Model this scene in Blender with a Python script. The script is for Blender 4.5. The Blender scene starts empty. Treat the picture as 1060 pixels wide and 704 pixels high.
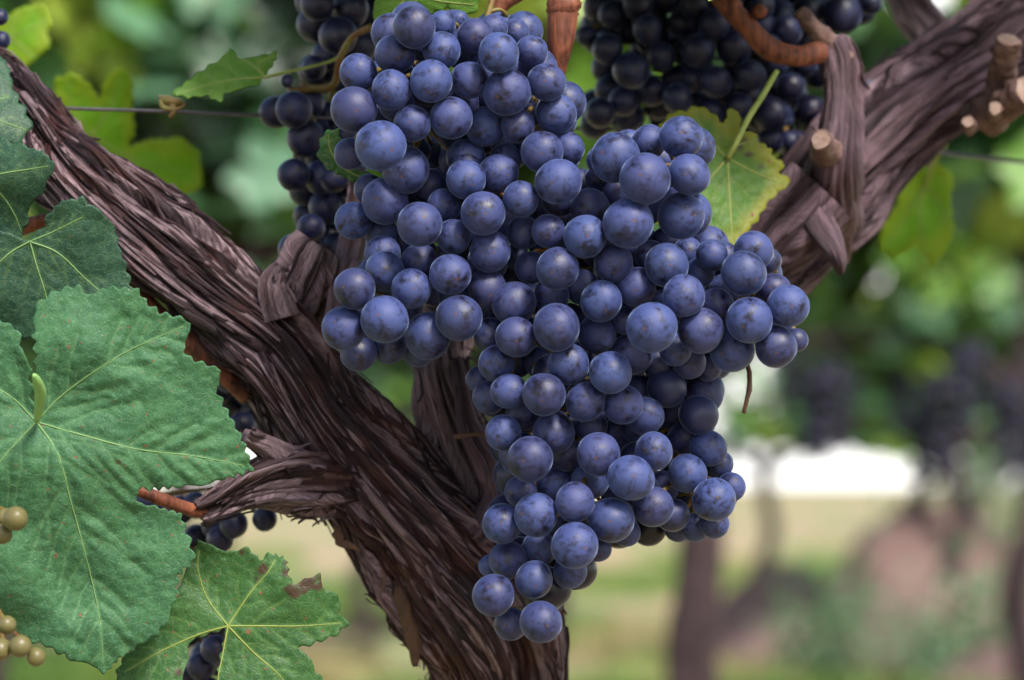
import bpy, math, random
import numpy as np
from mathutils import Vector, Matrix
from mathutils.geometry import delaunay_2d_cdt

# ------------------------------------------------------------------ camera, light, exposure
sc = bpy.context.scene
CAM_H = 0.75
TILT = 0.0503
K = 0.36 / 1060.0            # metres per photo pixel at 1 m
camd = bpy.data.cameras.new("camera")
cam = bpy.data.objects.new("camera", camd)
sc.collection.objects.link(cam)
cam.location = (0, 0, CAM_H)
cam.rotation_euler = (math.pi / 2 + TILT, 0, 0)
camd.sensor_width = 36
camd.lens = 100
camd.clip_start = 0.05
camd.clip_end = 2000
camd.dof.use_dof = True
camd.dof.focus_distance = 0.895
camd.dof.aperture_fstop = 9
sc.camera = cam

SUN_DIR = Vector((0.34, -0.58, 0.74)).normalized()
SUN_STRENGTH = 3.5
world = bpy.data.worlds.new("World")
sc.world = world
world.use_nodes = True
wn = world.node_tree
sky = wn.nodes.new("ShaderNodeTexSky")
sky.sky_type = 'NISHITA'
sky.sun_disc = False
sky.sun_elevation = math.asin(SUN_DIR.z)
sky.sun_rotation = math.atan2(SUN_DIR.x, SUN_DIR.y)
sky.air_density = 1.2
sky.dust_density = 2.5
bg = wn.nodes["Background"]
bg.inputs[1].default_value = 0.12
wn.links.new(sky.outputs[0], bg.inputs[0])
# bright broken cloud added low over the horizon to whiten the sky gaps
bg.name = "sky"
bgc = wn.nodes.new("ShaderNodeBackground"); bgc.inputs[0].default_value = (1, .98, .95, 1); bgc.inputs[1].default_value = 1.0
tcw = wn.nodes.new("ShaderNodeTexCoord"); spw = wn.nodes.new("ShaderNodeSeparateXYZ"); wn.links.new(tcw.outputs["Generated"], spw.inputs[0])
nzw = wn.nodes.new("ShaderNodeTexNoise"); nzw.inputs["Scale"].default_value = 6; nzw.inputs["Detail"].default_value = 5; wn.links.new(tcw.outputs["Generated"], nzw.inputs[0])
m1 = wn.nodes.new("ShaderNodeMath"); m1.operation = 'MULTIPLY_ADD'; wn.links.new(nzw.outputs["Fac"], m1.inputs[0]); m1.inputs[1].default_value = -.25; wn.links.new(spw.outputs[2], m1.inputs[2])
rpw = wn.nodes.new("ShaderNodeValToRGB"); rpw.color_ramp.elements[0].position = .02; rpw.color_ramp.elements[0].color = (1, 1, 1, 1); rpw.color_ramp.elements[1].position = .16; rpw.color_ramp.elements[1].color = (0, 0, 0, 1)
wn.links.new(m1.outputs[0], rpw.inputs[0])
mxw = wn.nodes.new("ShaderNodeMixShader"); wn.links.new(rpw.outputs[0], mxw.inputs[0]); wn.links.new(bg.outputs[0], mxw.inputs[1]); wn.links.new(bgc.outputs[0], mxw.inputs[2])
wn.links.new(mxw.outputs[0], wn.nodes["World Output"].inputs[0])
sund = bpy.data.lights.new("sun", 'SUN')
sund.energy = SUN_STRENGTH
sund.angle = math.radians(13)
sund.color = (1.0, 0.95, 0.88)
sun = bpy.data.objects.new("sun", sund)
sun.rotation_euler = SUN_DIR.to_track_quat('Z', 'Y').to_euler()
sc.collection.objects.link(sun)
sc.view_settings.view_transform = 'Standard'
sc.view_settings.look = 'None'
sc.view_settings.gamma = 1
sc.view_settings.exposure = 1.14
sc.cycles.max_bounces = 6
sc.cycles.transparent_max_bounces = 4
sc.cycles.use_denoising = True

# ------------------------------------------------------------------ helpers
COL = sc.collection
FWD = np.array((0, math.cos(TILT), math.sin(TILT)))
UPV = np.array((0, -math.sin(TILT), math.cos(TILT)))
RGT = np.array((1.0, 0, 0))
CAMP = np.array((0, 0, CAM_H))


def P(px, py, d):
    px = np.asarray(px, float); py = np.asarray(py, float); d = np.asarray(d, float)
    return (CAMP + RGT * ((px - 530) * K * d)[..., None] + UPV * (-(py - 352) * K * d)[..., None] + FWD * d[..., None])


def _hash(ix, iy, iz, seed):
    h = (ix.astype(np.int64) * 374761393 + iy.astype(np.int64) * 668265263 + iz.astype(np.int64) * 2147483647 + seed * 144665) & 0xFFFFFFFF
    h = ((h ^ (h >> 13)) * 1274126177) & 0xFFFFFFFF
    h = ((h ^ (h >> 16)) * 2246822519) & 0xFFFFFFFF
    h = h ^ (h >> 15)
    return (h & 0xFFFFFF) / float(0xFFFFFF)


def noise(x, y, z, seed=0):
    x, y, z = np.broadcast_arrays(x, y, z)
    ix = np.floor(x); iy = np.floor(y); iz = np.floor(z)
    fx = x - ix; fy = y - iy; fz = z - iz
    fx = fx * fx * (3 - 2 * fx); fy = fy * fy * (3 - 2 * fy); fz = fz * fz * (3 - 2 * fz)
    r = 0
    for a in (0, 1):
        for b in (0, 1):
            for c in (0, 1):
                w = (fx if a else 1 - fx) * (fy if b else 1 - fy) * (fz if c else 1 - fz)
                r = r + w * _hash(ix + a, iy + b, iz + c, seed)
    return r


def mesh_np(name, V, F4=None, F3=None, mats=(), smooth=True, attrs=None, uv=None, mat_idx=None):
    me = bpy.data.meshes.new(name)
    V = np.asarray(V, np.float32)
    me.vertices.add(len(V)); me.vertices.foreach_set("co", V.ravel())
    loops, starts, tot = [], [], 0
    if F4 is not None and len(F4):
        F4 = np.asarray(F4, np.int32); loops.append(F4.ravel()); starts.append(np.arange(len(F4)) * 4); tot = len(F4) * 4
    if F3 is not None and len(F3):
        F3 = np.asarray(F3, np.int32); loops.append(F3.ravel()); starts.append(tot + np.arange(len(F3)) * 3)
    L = np.concatenate(loops).astype(np.int32); S = np.concatenate(starts).astype(np.int32)
    me.loops.add(len(L)); me.loops.foreach_set("vertex_index", L)
    me.polygons.add(len(S)); me.polygons.foreach_set("loop_start", S)
    if mat_idx is not None: me.polygons.foreach_set("material_index", np.asarray(mat_idx, np.int32))
    me.update(calc_edges=True)
    me.validate()
    me.polygons.foreach_set("use_smooth", np.full(len(me.polygons), smooth))
    for m in mats: me.materials.append(m)
    for k, a in (attrs or {}).items():
        at = me.attributes.new(k, 'FLOAT', 'POINT'); at.data.foreach_set("value", np.asarray(a, np.float32))
    if uv is not None:
        u = me.uv_layers.new(name="UVMap"); u.data.foreach_set("uv", np.asarray(uv, np.float32)[L].ravel())
    return me


def obj(name, me, parent=None, **props):
    o = bpy.data.objects.new(name, me)
    COL.objects.link(o)
    if parent is not None: o.parent = parent
    for k, v in props.items(): o[k] = v
    return o


def thing(name, label, cat, loc=(0, 0, 0), group=None):
    o = bpy.data.objects.new(name, None)
    o.empty_display_size = 0.01
    COL.objects.link(o); o.location = loc
    o["label"] = label; o["category"] = cat
    if group: o["group"] = group
    o["_"] = 0
    del o["_"]
    return o


def attach(o, root):
    """parent o to root keeping its world place (root is unrotated)"""
    o.parent = root
    o.location = Vector(o.location) - root.location
    return o


def catmull(pts, n):
    pts = np.asarray(pts, float)
    p = np.vstack([2 * pts[0] - pts[1], pts, 2 * pts[-1] - pts[-2]])
    seg = len(pts) - 1
    lens = np.linalg.norm(np.diff(pts[:, :3], axis=0), axis=1)
    cum = np.concatenate([[0], np.cumsum(lens)]); t = np.linspace(0, cum[-1], n)
    i = np.clip(np.searchsorted(cum, t, side='right') - 1, 0, seg - 1)
    u = ((t - cum[i]) / np.maximum(lens[i], 1e-9))[:, None]
    a, b, c, d = p[i], p[i + 1], p[i + 2], p[i + 3]
    return 0.5 * ((2 * b) + (-a + c) * u + (2 * a - 5 * b + 4 * c - d) * u ** 2 + (-a + 3 * b - 3 * c + d) * u ** 3)


def frames(C):
    T = np.gradient(C, axis=0); T /= np.linalg.norm(T, axis=1)[:, None] + 1e-12
    N = np.zeros_like(T)
    n = np.cross(T[0], (0.3, 1, 0.1)); n /= np.linalg.norm(n)
    for i in range(len(T)):
        n = n - T[i] * np.dot(n, T[i]); n /= np.linalg.norm(n); N[i] = n
    return T, N, np.cross(T, N)


def ctrl(pts):
    """(px, py, d, r_px) -> world xyz + r metres"""
    a = np.asarray(pts, float)
    return np.hstack([P(a[:, 0], a[:, 1], a[:, 2]), (a[:, 3] * K * a[:, 2])[:, None]])


def tube_simple(W, nu=10, nv=40, flat=1.0, wob=0.0, seed=0):
    """W: rows xyz r in metres -> verts, quads"""
    S = catmull(W, nv); C = S[:, :3]; R = np.maximum(S[:, 3], 1e-5)
    T, N, B = frames(C)
    th = np.linspace(0, 2 * np.pi, nu, endpoint=False)
    rr = R[:, None] * np.ones(nu)
    if wob: rr = rr * (1 + wob * (noise(np.cos(th)[None] * 1.5 + seed, np.sin(th)[None] * 1.5, (np.arange(nv) / nv * 14)[:, None], seed) - .5) * 2)
    V = C[:, None] + N[:, None] * (np.cos(th)[None, :, None] * rr[..., None]) + B[:, None] * (np.sin(th)[None, :, None] * flat * rr[..., None])
    V = V.reshape(-1, 3)
    i = np.arange(nv - 1)[:, None]; j = np.arange(nu)[None]
    F = np.stack([i * nu + j, i * nu + (j + 1) % nu, (i + 1) * nu + (j + 1) % nu, (i + 1) * nu + j], -1).reshape(-1, 4)
    n0 = len(V)
    V = np.vstack([V, C[0], C[-1]])
    F3 = np.vstack([np.stack([np.full(nu, n0), (np.arange(nu) + 1) % nu, np.arange(nu)], -1),
                    np.stack([np.full(nu, n0 + 1), (nv - 1) * nu + np.arange(nu), (nv - 1) * nu + (np.arange(nu) + 1) % nu], -1)])
    return V, F, F3


class Acc:
    def __init__(s): s.V = []; s.Q = []; s.T = []; s.n = 0; s.at = []; s.mi4 = []; s.mi3 = []
    def add(s, V, Q=None, T=None, at=None, mi=0):
        s.V.append(V)
        if Q is not None and len(Q): s.Q.append(np.asarray(Q) + s.n); s.mi4.append(np.full(len(Q), mi))
        if T is not None and len(T): s.T.append(np.asarray(T) + s.n); s.mi3.append(np.full(len(T), mi))
        s.at.append(np.full(len(V), 0.5) if at is None else np.broadcast_to(at, (len(V),)).astype(float)); s.n += len(V)
    def mesh(s, name, mats, attr=None, smooth=True):
        Q = np.vstack(s.Q) if s.Q else None; T = np.vstack(s.T) if s.T else None
        mi = np.concatenate(s.mi4 + s.mi3)
        return mesh_np(name, np.vstack(s.V), Q, T, mats, smooth, {attr: np.concatenate(s.at)} if attr else None, mat_idx=mi)


# ------------------------------------------------------------------ node materials
class NT:
    def __init__(s, name):
        s.m = bpy.data.materials.new(name); s.m.use_nodes = True
        s.t = s.m.node_tree; s.b = s.t.nodes["Principled BSDF"]; s.out = s.t.nodes["Material Output"]
    def n(s, typ, **kw):
        nd = s.t.nodes.new(typ)
        for k, v in kw.items():
            if isinstance(k, str) and hasattr(nd, k): setattr(nd, k, v)
        return nd
    def l(s, a, b): s.t.links.new(a, b)
    def noise(s, vec, scale, detail=4, rough=.55, dist=0.0):
        nd = s.n("ShaderNodeTexNoise"); nd.inputs["Scale"].default_value = scale; nd.inputs["Detail"].default_value = detail
        nd.inputs["Roughness"].default_value = rough; nd.inputs["Distortion"].default_value = dist
        if vec is not None: s.l(vec, nd.inputs["Vector"])
        return nd.outputs["Fac"]
    def ramp(s, fac, stops, interp='LINEAR'):
        r = s.n("ShaderNodeValToRGB"); r.color_ramp.interpolation = interp
        e = r.color_ramp.elements
        while len(e) < len(stops): e.new(0.5)
        for el, (p, c) in zip(e, stops):
            el.position = p; el.color = (c if len(c) == 4 else (*c, 1)) if hasattr(c, '__len__') else (c, c, c, 1)
        s.l(fac, r.inputs[0]); return r.outputs[0]
    def mix(s, fac, a, b, mode='MIX'):
        m = s.n("ShaderNodeMix"); m.data_type = 'RGBA'; m.blend_type = mode
        for i, v in ((0, fac), (6, a), (7, b)):
            if hasattr(v, 'is_linked') or hasattr(v, 'links'): s.l(v, m.inputs[i])
            elif i == 0: m.inputs[0].default_value = v
            else: m.inputs[i].default_value = (*v, 1)
        return m.outputs[2]
    def math(s, op, a, b=None):
        m = s.n("ShaderNodeMath"); m.operation = op
        for i, v in ((0, a), (1, b)):
            if v is None: continue
            if hasattr(v, 'links'): s.l(v, m.inputs[i])
            else: m.inputs[i].default_value = v
        return m.outputs[0]
    def mapping(s, vec, scale=(1, 1, 1), loc=(0, 0, 0)):
        m = s.n("ShaderNodeMapping"); m.inputs["Scale"].default_value = scale; m.inputs["Location"].default_value = loc
        s.l(vec, m.inputs[0]); return m.outputs[0]
    def bump(s, h, strength, dist):
        b = s.n("ShaderNodeBump"); b.inputs["Strength"].default_value = strength; b.inputs["Distance"].default_value = dist
        s.l(h, b.inputs["Height"]); s.l(b.outputs[0], s.b.inputs["Normal"]); return b.outputs[0]
    def attr(s, name):
        a = s.n("ShaderNodeAttribute"); a.attribute_name = name; return a.outputs["Fac"]
    def color(s, c): s.l(c, s.b.inputs["Base Color"])


def grape_material(name, bloom_a, bloom_b, skin, cover, sheen=0.5, blotch=(0.30, 0.50)):
    m = NT(name)
    tc = m.n("ShaderNodeTexCoord"); oi = m.n("ShaderNodeObjectInfo")
    add = m.n("ShaderNodeVectorMath"); add.operation = 'MULTIPLY_ADD'
    m.l(oi.outputs["Random"], add.inputs[0]); add.inputs[1].default_value = (37, 53, 71); m.l(tc.outputs["Object"], add.inputs[2])
    v = add.outputs[0]
    n1 = m.noise(v, 1.3, 5, .6, .6)
    n2 = m.noise(v, 4.0, 6, .7, .3)
    n3 = m.noise(v, 17.0, 3, .6)
    bl = m.mix(n2, bloom_a, bloom_b)
    bl = m.mix(m.ramp(oi.outputs["Random"], [(0, .0), (1, .75)]), bl, (bloom_a[0] * 1.2, bloom_a[1] * .80, bloom_a[2] * .80))
    # patches where the waxy bloom is rubbed away
    mask = m.ramp(m.math('ADD', m.math('MULTIPLY', n1, .65), m.math('MULTIPLY', n2, .35)), [(blotch[0], 0), (blotch[1], 1)])
    rv = m.math('FRACT', m.math('MULTIPLY', oi.outputs["Random"], 7.31))
    mask = m.math('MULTIPLY', mask, m.ramp(rv, [(0, cover * .62), (.5, cover), (1, cover)]))
    col = m.mix(mask, skin, bl)
    # fine freckles of russet
    n4 = m.noise(v, 7.5, 2, .5)
    fr = m.ramp(m.math('MULTIPLY', n4, n3), [(.405, 0), (.46, 1)])
    col = m.mix(m.math('MULTIPLY', fr, .55), col, (.085, .038, .034))
    # stylar scar at the pole
    sep = m.n("ShaderNodeSeparateXYZ"); m.l(tc.outputs["Object"], sep.inputs[0])
    rr = m.math('SQRT', m.math('ADD', m.math('MULTIPLY', sep.outputs[0], sep.outputs[0]), m.math('MULTIPLY', sep.outputs[1], sep.outputs[1])))
    rr = m.math('ADD', rr, m.math('MULTIPLY', m.math('SUBTRACT', n2, .5), .12))
    dot = m.math('MULTIPLY', m.ramp(rr, [(.03, 1), (.095, 0)]), m.math('GREATER_THAN', sep.outputs[2], 0))
    col = m.mix(m.math('MULTIPLY', dot, .75), col, (.075, .032, .022))
    m.color(col)
    m.l(m.ramp(mask, [(0, .34), (1, .62)]), m.b.inputs["Roughness"])
    m.b.inputs["Specular IOR Level"].default_value = .35
    m.b.inputs["Sheen Weight"].default_value = sheen
    m.b.inputs["Sheen Roughness"].default_value = .28
    m.b.inputs["Sheen Tint"].default_value = (.45, .60, 1, 1)
    m.bump(m.math('ADD', m.math('MULTIPLY', n3, .3), n2), .10, .05)
    return m.m


MAT = {}
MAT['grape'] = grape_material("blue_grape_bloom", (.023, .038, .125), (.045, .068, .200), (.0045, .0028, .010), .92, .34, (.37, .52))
MAT['grape_shade'] = grape_material("shade_toned_grape", (.009, .014, .058), (.015, .023, .085), (.003, .002, .008), .8, .25, (.35, .6))  # shade on the bunches behind is put into a darker grape colour
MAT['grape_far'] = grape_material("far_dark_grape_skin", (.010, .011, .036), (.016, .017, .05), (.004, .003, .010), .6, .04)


def simple_mat(name, c1, c2, scale=40, rough=.6, bump=.3, bdist=.001, spec=.3, sss=0):
    m = NT(name); tc = m.n("ShaderNodeTexCoord"); v = tc.outputs["Object"]
    a = m.noise(v, scale, 6, .65); b = m.noise(v, scale * 6, 3)
    m.color(m.mix(m.ramp(m.math('ADD', m.math('MULTIPLY', a, .7), m.math('MULTIPLY', b, .3)), [(.38, 0), (.62, 1)]), c1, c2))
    m.b.inputs["Roughness"].default_value = rough; m.b.inputs["Specular IOR Level"].default_value = spec
    m.bump(a, bump, bdist)
    if sss:
        m.b.inputs["Subsurface Weight"].default_value = sss; m.b.inputs["Subsurface Radius"].default_value = (.003, .004, .001)
    return m.m


MAT['green_grape'] = simple_mat("unripe_green_grape", (.085, .105, .032), (.12, .075, .035), 60, .4, .05, sss=.3)
MAT['stem'] = simple_mat("green_brown_stem", (.12, .11, .025), (.11, .04, .015), 120, .55)
MAT['petiole'] = simple_mat("pale_green_stalk", (.14, .19, .035), (.22, .24, .06), 80, .5)
MAT['petiole_pale'] = simple_mat("pale_leaf_stalk", (.12, .26, .07), (.19, .32, .11), 80, .5)
MAT['cane'] = simple_mat("red_brown_cane", (.20, .055, .026), (.085, .024, .014), 130, .5, .8, .0008)
m = NT("streaked_cane"); tc = m.n("ShaderNodeTexCoord"); sv = m.mapping(tc.outputs["Object"], (1, 1, .12)); a = m.noise(sv, 420, 5, .6); b = m.noise(tc.outputs["Object"], 110, 4)
m.color(m.mix(m.ramp(m.math('ADD', m.math('MULTIPLY', a, .6), m.math('MULTIPLY', b, .4)), [(.40, 0), (.60, 1)]), (.055, .016, .010), (.19, .060, .030)))
m.b.inputs["Roughness"].default_value = .6; m.b.inputs["Specular IOR Level"].default_value = .25; m.bump(a, .9, .0007)
MAT['cane'] = m.m
MAT['cut'] = simple_mat("pale_cut_wood", (.24, .17, .14), (.13, .075, .055), 150, .8, .6, .0006)
MAT['stub_side'] = simple_mat('stub_bark', (.16, .095, .080), (.045, .022, .022), 170, .8, .9, .0012)
MAT['wire'] = simple_mat("dull_steel_wire", (.025, .022, .026), (.06, .05, .05), 200, .55, .4, .0003, .5)
MAT['dry'] = simple_mat("dry_brown_plant", (.08, .04, .02), (.04, .02, .014), 150, .8)


def bark_material(name, dark, mid, ridge, warm, warmth=.35):
    m = NT(name); tc = m.n("ShaderNodeTexCoord"); uvn = m.n("ShaderNodeUVMap"); uvn.uv_map = "UVMap"
    uv = uvn.outputs[0]
    fib = m.noise(m.mapping(uv, (7, .45, 1)), 1.0, 7, .65, .35)
    fib2 = m.noise(m.mapping(uv, (30, 1.3, 1)), 1.0, 6, .72, .2)
    big = m.noise(tc.outputs["Object"], 38, 4)
    r = m.attr("ridge")
    col = m.mix(m.ramp(fib, [(.34, 0), (.62, 1)]), dark, mid)
    col = m.mix(m.math('MULTIPLY', m.ramp(big, [(.46, 0), (.66, 1)]), warmth), col, warm)
    w = m.math('MULTIPLY', m.ramp(r, [(.46, 0), (.85, 1)]), m.ramp(fib2, [(.36, 0), (.62, 1)]))
    col = m.mix(m.math('MULTIPLY', w, .75), col, ridge)
    m.color(col)
    m.b.inputs["Roughness"].default_value = .55
    m.b.inputs["Specular IOR Level"].default_value = .28
    m.bump(m.math('ADD', m.math('MULTIPLY', fib, .6), m.math('MULTIPLY', fib2, .7)), 1.0, .0016)
    return m.m


MAT['bark'] = bark_material("vine_bark", (.0045, .0016, .0026), (.030, .0108, .0150), (.38, .27, .30), (.085, .024, .011), .42)
MAT['bark_soft'] = bark_material("older_arm_bark", (.009, .004, .0065), (.040, .0190, .027), (.24, .155, .19), (.06, .022, .015), .3)
MAT['bark_far'] = simple_mat("far_trunk_bark", (.014, .008, .010), (.045, .027, .03), 25, .85, .8, .01)


def leaf_material(name, dark, light, vein, tip=(.3, .3, .05), dust=.0, trans=.22, spots=.2, tipamt=0.0, rough=.5):
    m = NT(name); uvn = m.n("ShaderNodeUVMap"); uvn.uv_map = "UVMap"; uv = uvn.outputs[0]   # uv in cm
    a = m.noise(uv, .55, 4, .6); b = m.noise(uv, 3.2, 6, .65)
    vor = m.n("ShaderNodeTexVoronoi"); vor.feature = 'DISTANCE_TO_EDGE'; vor.inputs["Scale"].default_value = 4.2
    dist = m.noise(uv, 2.5, 3)
    wv = m.n("ShaderNodeVectorMath"); wv.operation = 'MULTIPLY_ADD'
    nz = m.n("ShaderNodeTexNoise"); nz.inputs["Scale"].default_value = 3; m.l(uv, nz.inputs[0])
    m.l(nz.outputs["Color"], wv.inputs[0]); wv.inputs[1].default_value = (.5, .5, 0); m.l(uv, wv.inputs[2])
    m.l(wv.outputs[0], vor.inputs["Vector"])
    net = m.ramp(vor.outputs["Distance"], [(0, 1), (.13, 0)])
    col = m.mix(m.ramp(m.math('ADD', m.math('MULTIPLY', a, .5), m.math('MULTIPLY', b, .5)), [(.36, 0), (.64, 1)]), dark, light)
    if tipamt:
        e = m.attr("edge")
        col = m.mix(m.math('MULTIPLY', m.ramp(m.math('ADD', e, m.math('MULTIPLY', m.math('SUBTRACT', a, .5), 1.6)), [(.35, 0), (.8, 1)]), tipamt), col, tip)
    col = m.mix(m.math('MULTIPLY', net, .22), col, vein)
    v = m.attr("vein")
    col = m.mix(m.math('MULTIPLY', v, .85), col, vein)
    if spots:
        sp = m.noise(uv, 5.0, 2, .5)
        col = m.mix(m.math('MULTIPLY', m.ramp(sp, [(.685, 0), (.72, 1)]), spots), col, (.16, .05, .03))
    if dust:
        dn = m.noise(uv, 17.0, 2, .5)
        col = m.mix(m.math('MULTIPLY', m.ramp(dn, [(.60, 0), (.70, 1)]), dust), col, (.45, .62, .52))
    br = m.attr("brown")
    col = m.mix(br, col, m.mix(b, (.060, .034, .018), (.022, .014, .009)))
    m.color(col)
    m.b.inputs["Roughness"].default_value = rough
    m.b.inputs["Specular IOR Level"].default_value = .22
    m.b.inputs["Sheen Weight"].default_value = .0
    h = m.math('ADD', m.math('MULTIPLY', b, .5), m.math('MULTIPLY', net, -.45))
    nb = m.bump(h, .28, .0007)
    if trans:
        t = m.n("ShaderNodeBsdfTranslucent"); m.l(m.mix(.5, col, (light[0] * 1.5, light[1] * 1.6, light[2] * .5)), t.inputs[0])
        ms = m.n("ShaderNodeMixShader"); ms.inputs[0].default_value = trans
        m.l(m.b.outputs[0], ms.inputs[1]); m.l(t.outputs[0], ms.inputs[2]); m.l(ms.outputs[0], m.out.inputs[0])
    return m.m


MAT['leaf_big'] = leaf_material("broad_green_leaf", (.020, .070, .030), (.038, .116, .047), (.095, .20, .085), dust=.15, trans=.12, spots=.75, rough=.62)
MAT['leaf_dark'] = leaf_material("deep_green_leaf", (.011, .036, .022), (.020, .060, .034), (.075, .14, .05), dust=.10, trans=.12, spots=.3)
MAT['leaf_low'] = leaf_material("lower_green_leaf", (.015, .056, .016), (.034, .095, .022), (.10, .18, .05), (.06, .03, .015), dust=.1, trans=.15, spots=.8, tipamt=.0)
MAT['leaf_yellow'] = leaf_material("backlit_yellow_green_leaf", (.11, .27, .012), (.19, .37, .02), (.16, .32, .03), (.30, .20, .01), trans=.45, spots=.4, tipamt=.35)  # backlight on these leaves is put into a brighter base colour
MAT['leaf_autumn'] = leaf_material("turning_green_leaf", (.036, .100, .010), (.065, .150, .012), (.12, .16, .03), (.22, .18, .01), trans=.30, spots=1.0, tipamt=.6)
MAT['leaf_young'] = leaf_material("light_green_leaf", (.060, .150, .018), (.11, .22, .030), (.15, .24, .06), (.14, .14, .02), trans=.3, spots=.3)


def canopy_material(name, ramp_stops, trans=.35, rough=.42):
    m = NT(name)
    c = m.ramp(m.attr("tone"), ramp_stops)
    m.color(c); m.b.inputs["Roughness"].default_value = rough
    m.b.inputs["Specular IOR Level"].default_value = .5
    t = m.n("ShaderNodeBsdfTranslucent"); m.l(m.mix(.6, c, (.20, .34, .02)), t.inputs[0])
    ms = m.n("ShaderNodeMixShader"); ms.inputs[0].default_value = trans
    m.l(m.b.outputs[0], ms.inputs[1]); m.l(t.outputs[0], ms.inputs[2]); m.l(ms.outputs[0], m.out.inputs[0])
    return m.m


MAT['canopy'] = canopy_material("canopy_leaves", [(0, (.010, .032, .014)), (.25, (.025, .075, .030)), (.45, (.10, .22, .13)), (.6, (.055, .16, .022)), (.8, (.14, .29, .03)), (1, (.26, .34, .05))])  # pale teal tone: leaf undersides, and sky gloss put into the colour
MAT['grass'] = canopy_material("grass_blades", [(0, (.05, .12, .015)), (.5, (.14, .23, .04)), (.8, (.28, .29, .10)), (1, (.36, .26, .16))], .3, .6)
MAT['weed'] = canopy_material("weed_leaves", [(0, (.03, .08, .03)), (.6, (.07, .14, .06)), (1, (.16, .20, .11))], .2, .6)

m = NT("vineyard_ground"); tc = m.n("ShaderNodeTexCoord"); v = tc.outputs["Object"]
a = m.noise(m.mapping(v, (1.3, .42, 1)), 1.1, 5, .65, .4); b = m.noise(m.mapping(v, (1, .5, 1)), 5, 6, .65); c = m.noise(v, 30, 4)
soil = m.mix(b, (.24, .13, .08), (.36, .25, .16)); gr = m.mix(b, (.05, .12, .022), (.17, .22, .06))
gm = m.ramp(m.math('ADD', m.math('MULTIPLY', a, .7), m.math('MULTIPLY', b, .3)), [(.45, 0), (.56, 1)])
m.color(m.mix(gm, soil, gr)); m.b.inputs["Roughness"].default_value = .95; m.bump(m.math('ADD', b, m.math('MULTIPLY', c, .3)), .6, .03)
MAT['ground'] = m.m
MAT['soil'] = simple_mat("red_brown_soil", (.085, .05, .045), (.16, .105, .095), 3, .95, .9, .02)
MAT['post'] = simple_mat("weathered_post", (.18, .15, .15), (.30, .27, .27), 20, .9)

# ------------------------------------------------------------------ setting: ground
g = 400
nx = 80
xs = np.concatenate([[-g], np.linspace(-12, 12, nx), [g]]); ys = np.concatenate([[-20], np.linspace(-2, 40, 120), [900]])
X, Y = np.meshgrid(xs, ys); Zg = 0.05 * (noise(X * .7, Y * .7, 0 * X, 5) - .5) + .02 * (noise(X * 3, Y * 3, 0 * X, 6) - .5)
Zg[Y > 41] = 0; Zg[Y < -3] = 0
nxx = len(xs); i = np.arange(len(ys) - 1)[:, None]; j = np.arange(nxx - 1)[None]
obj("ground", mesh_np("ground", np.stack([X, Y, Zg], -1).reshape(-1, 3),
    np.stack([i * nxx + j, i * nxx + j + 1, (i + 1) * nxx + j + 1, (i + 1) * nxx + j], -1).reshape(-1, 4), None, [MAT['ground']]), kind="structure")


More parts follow.
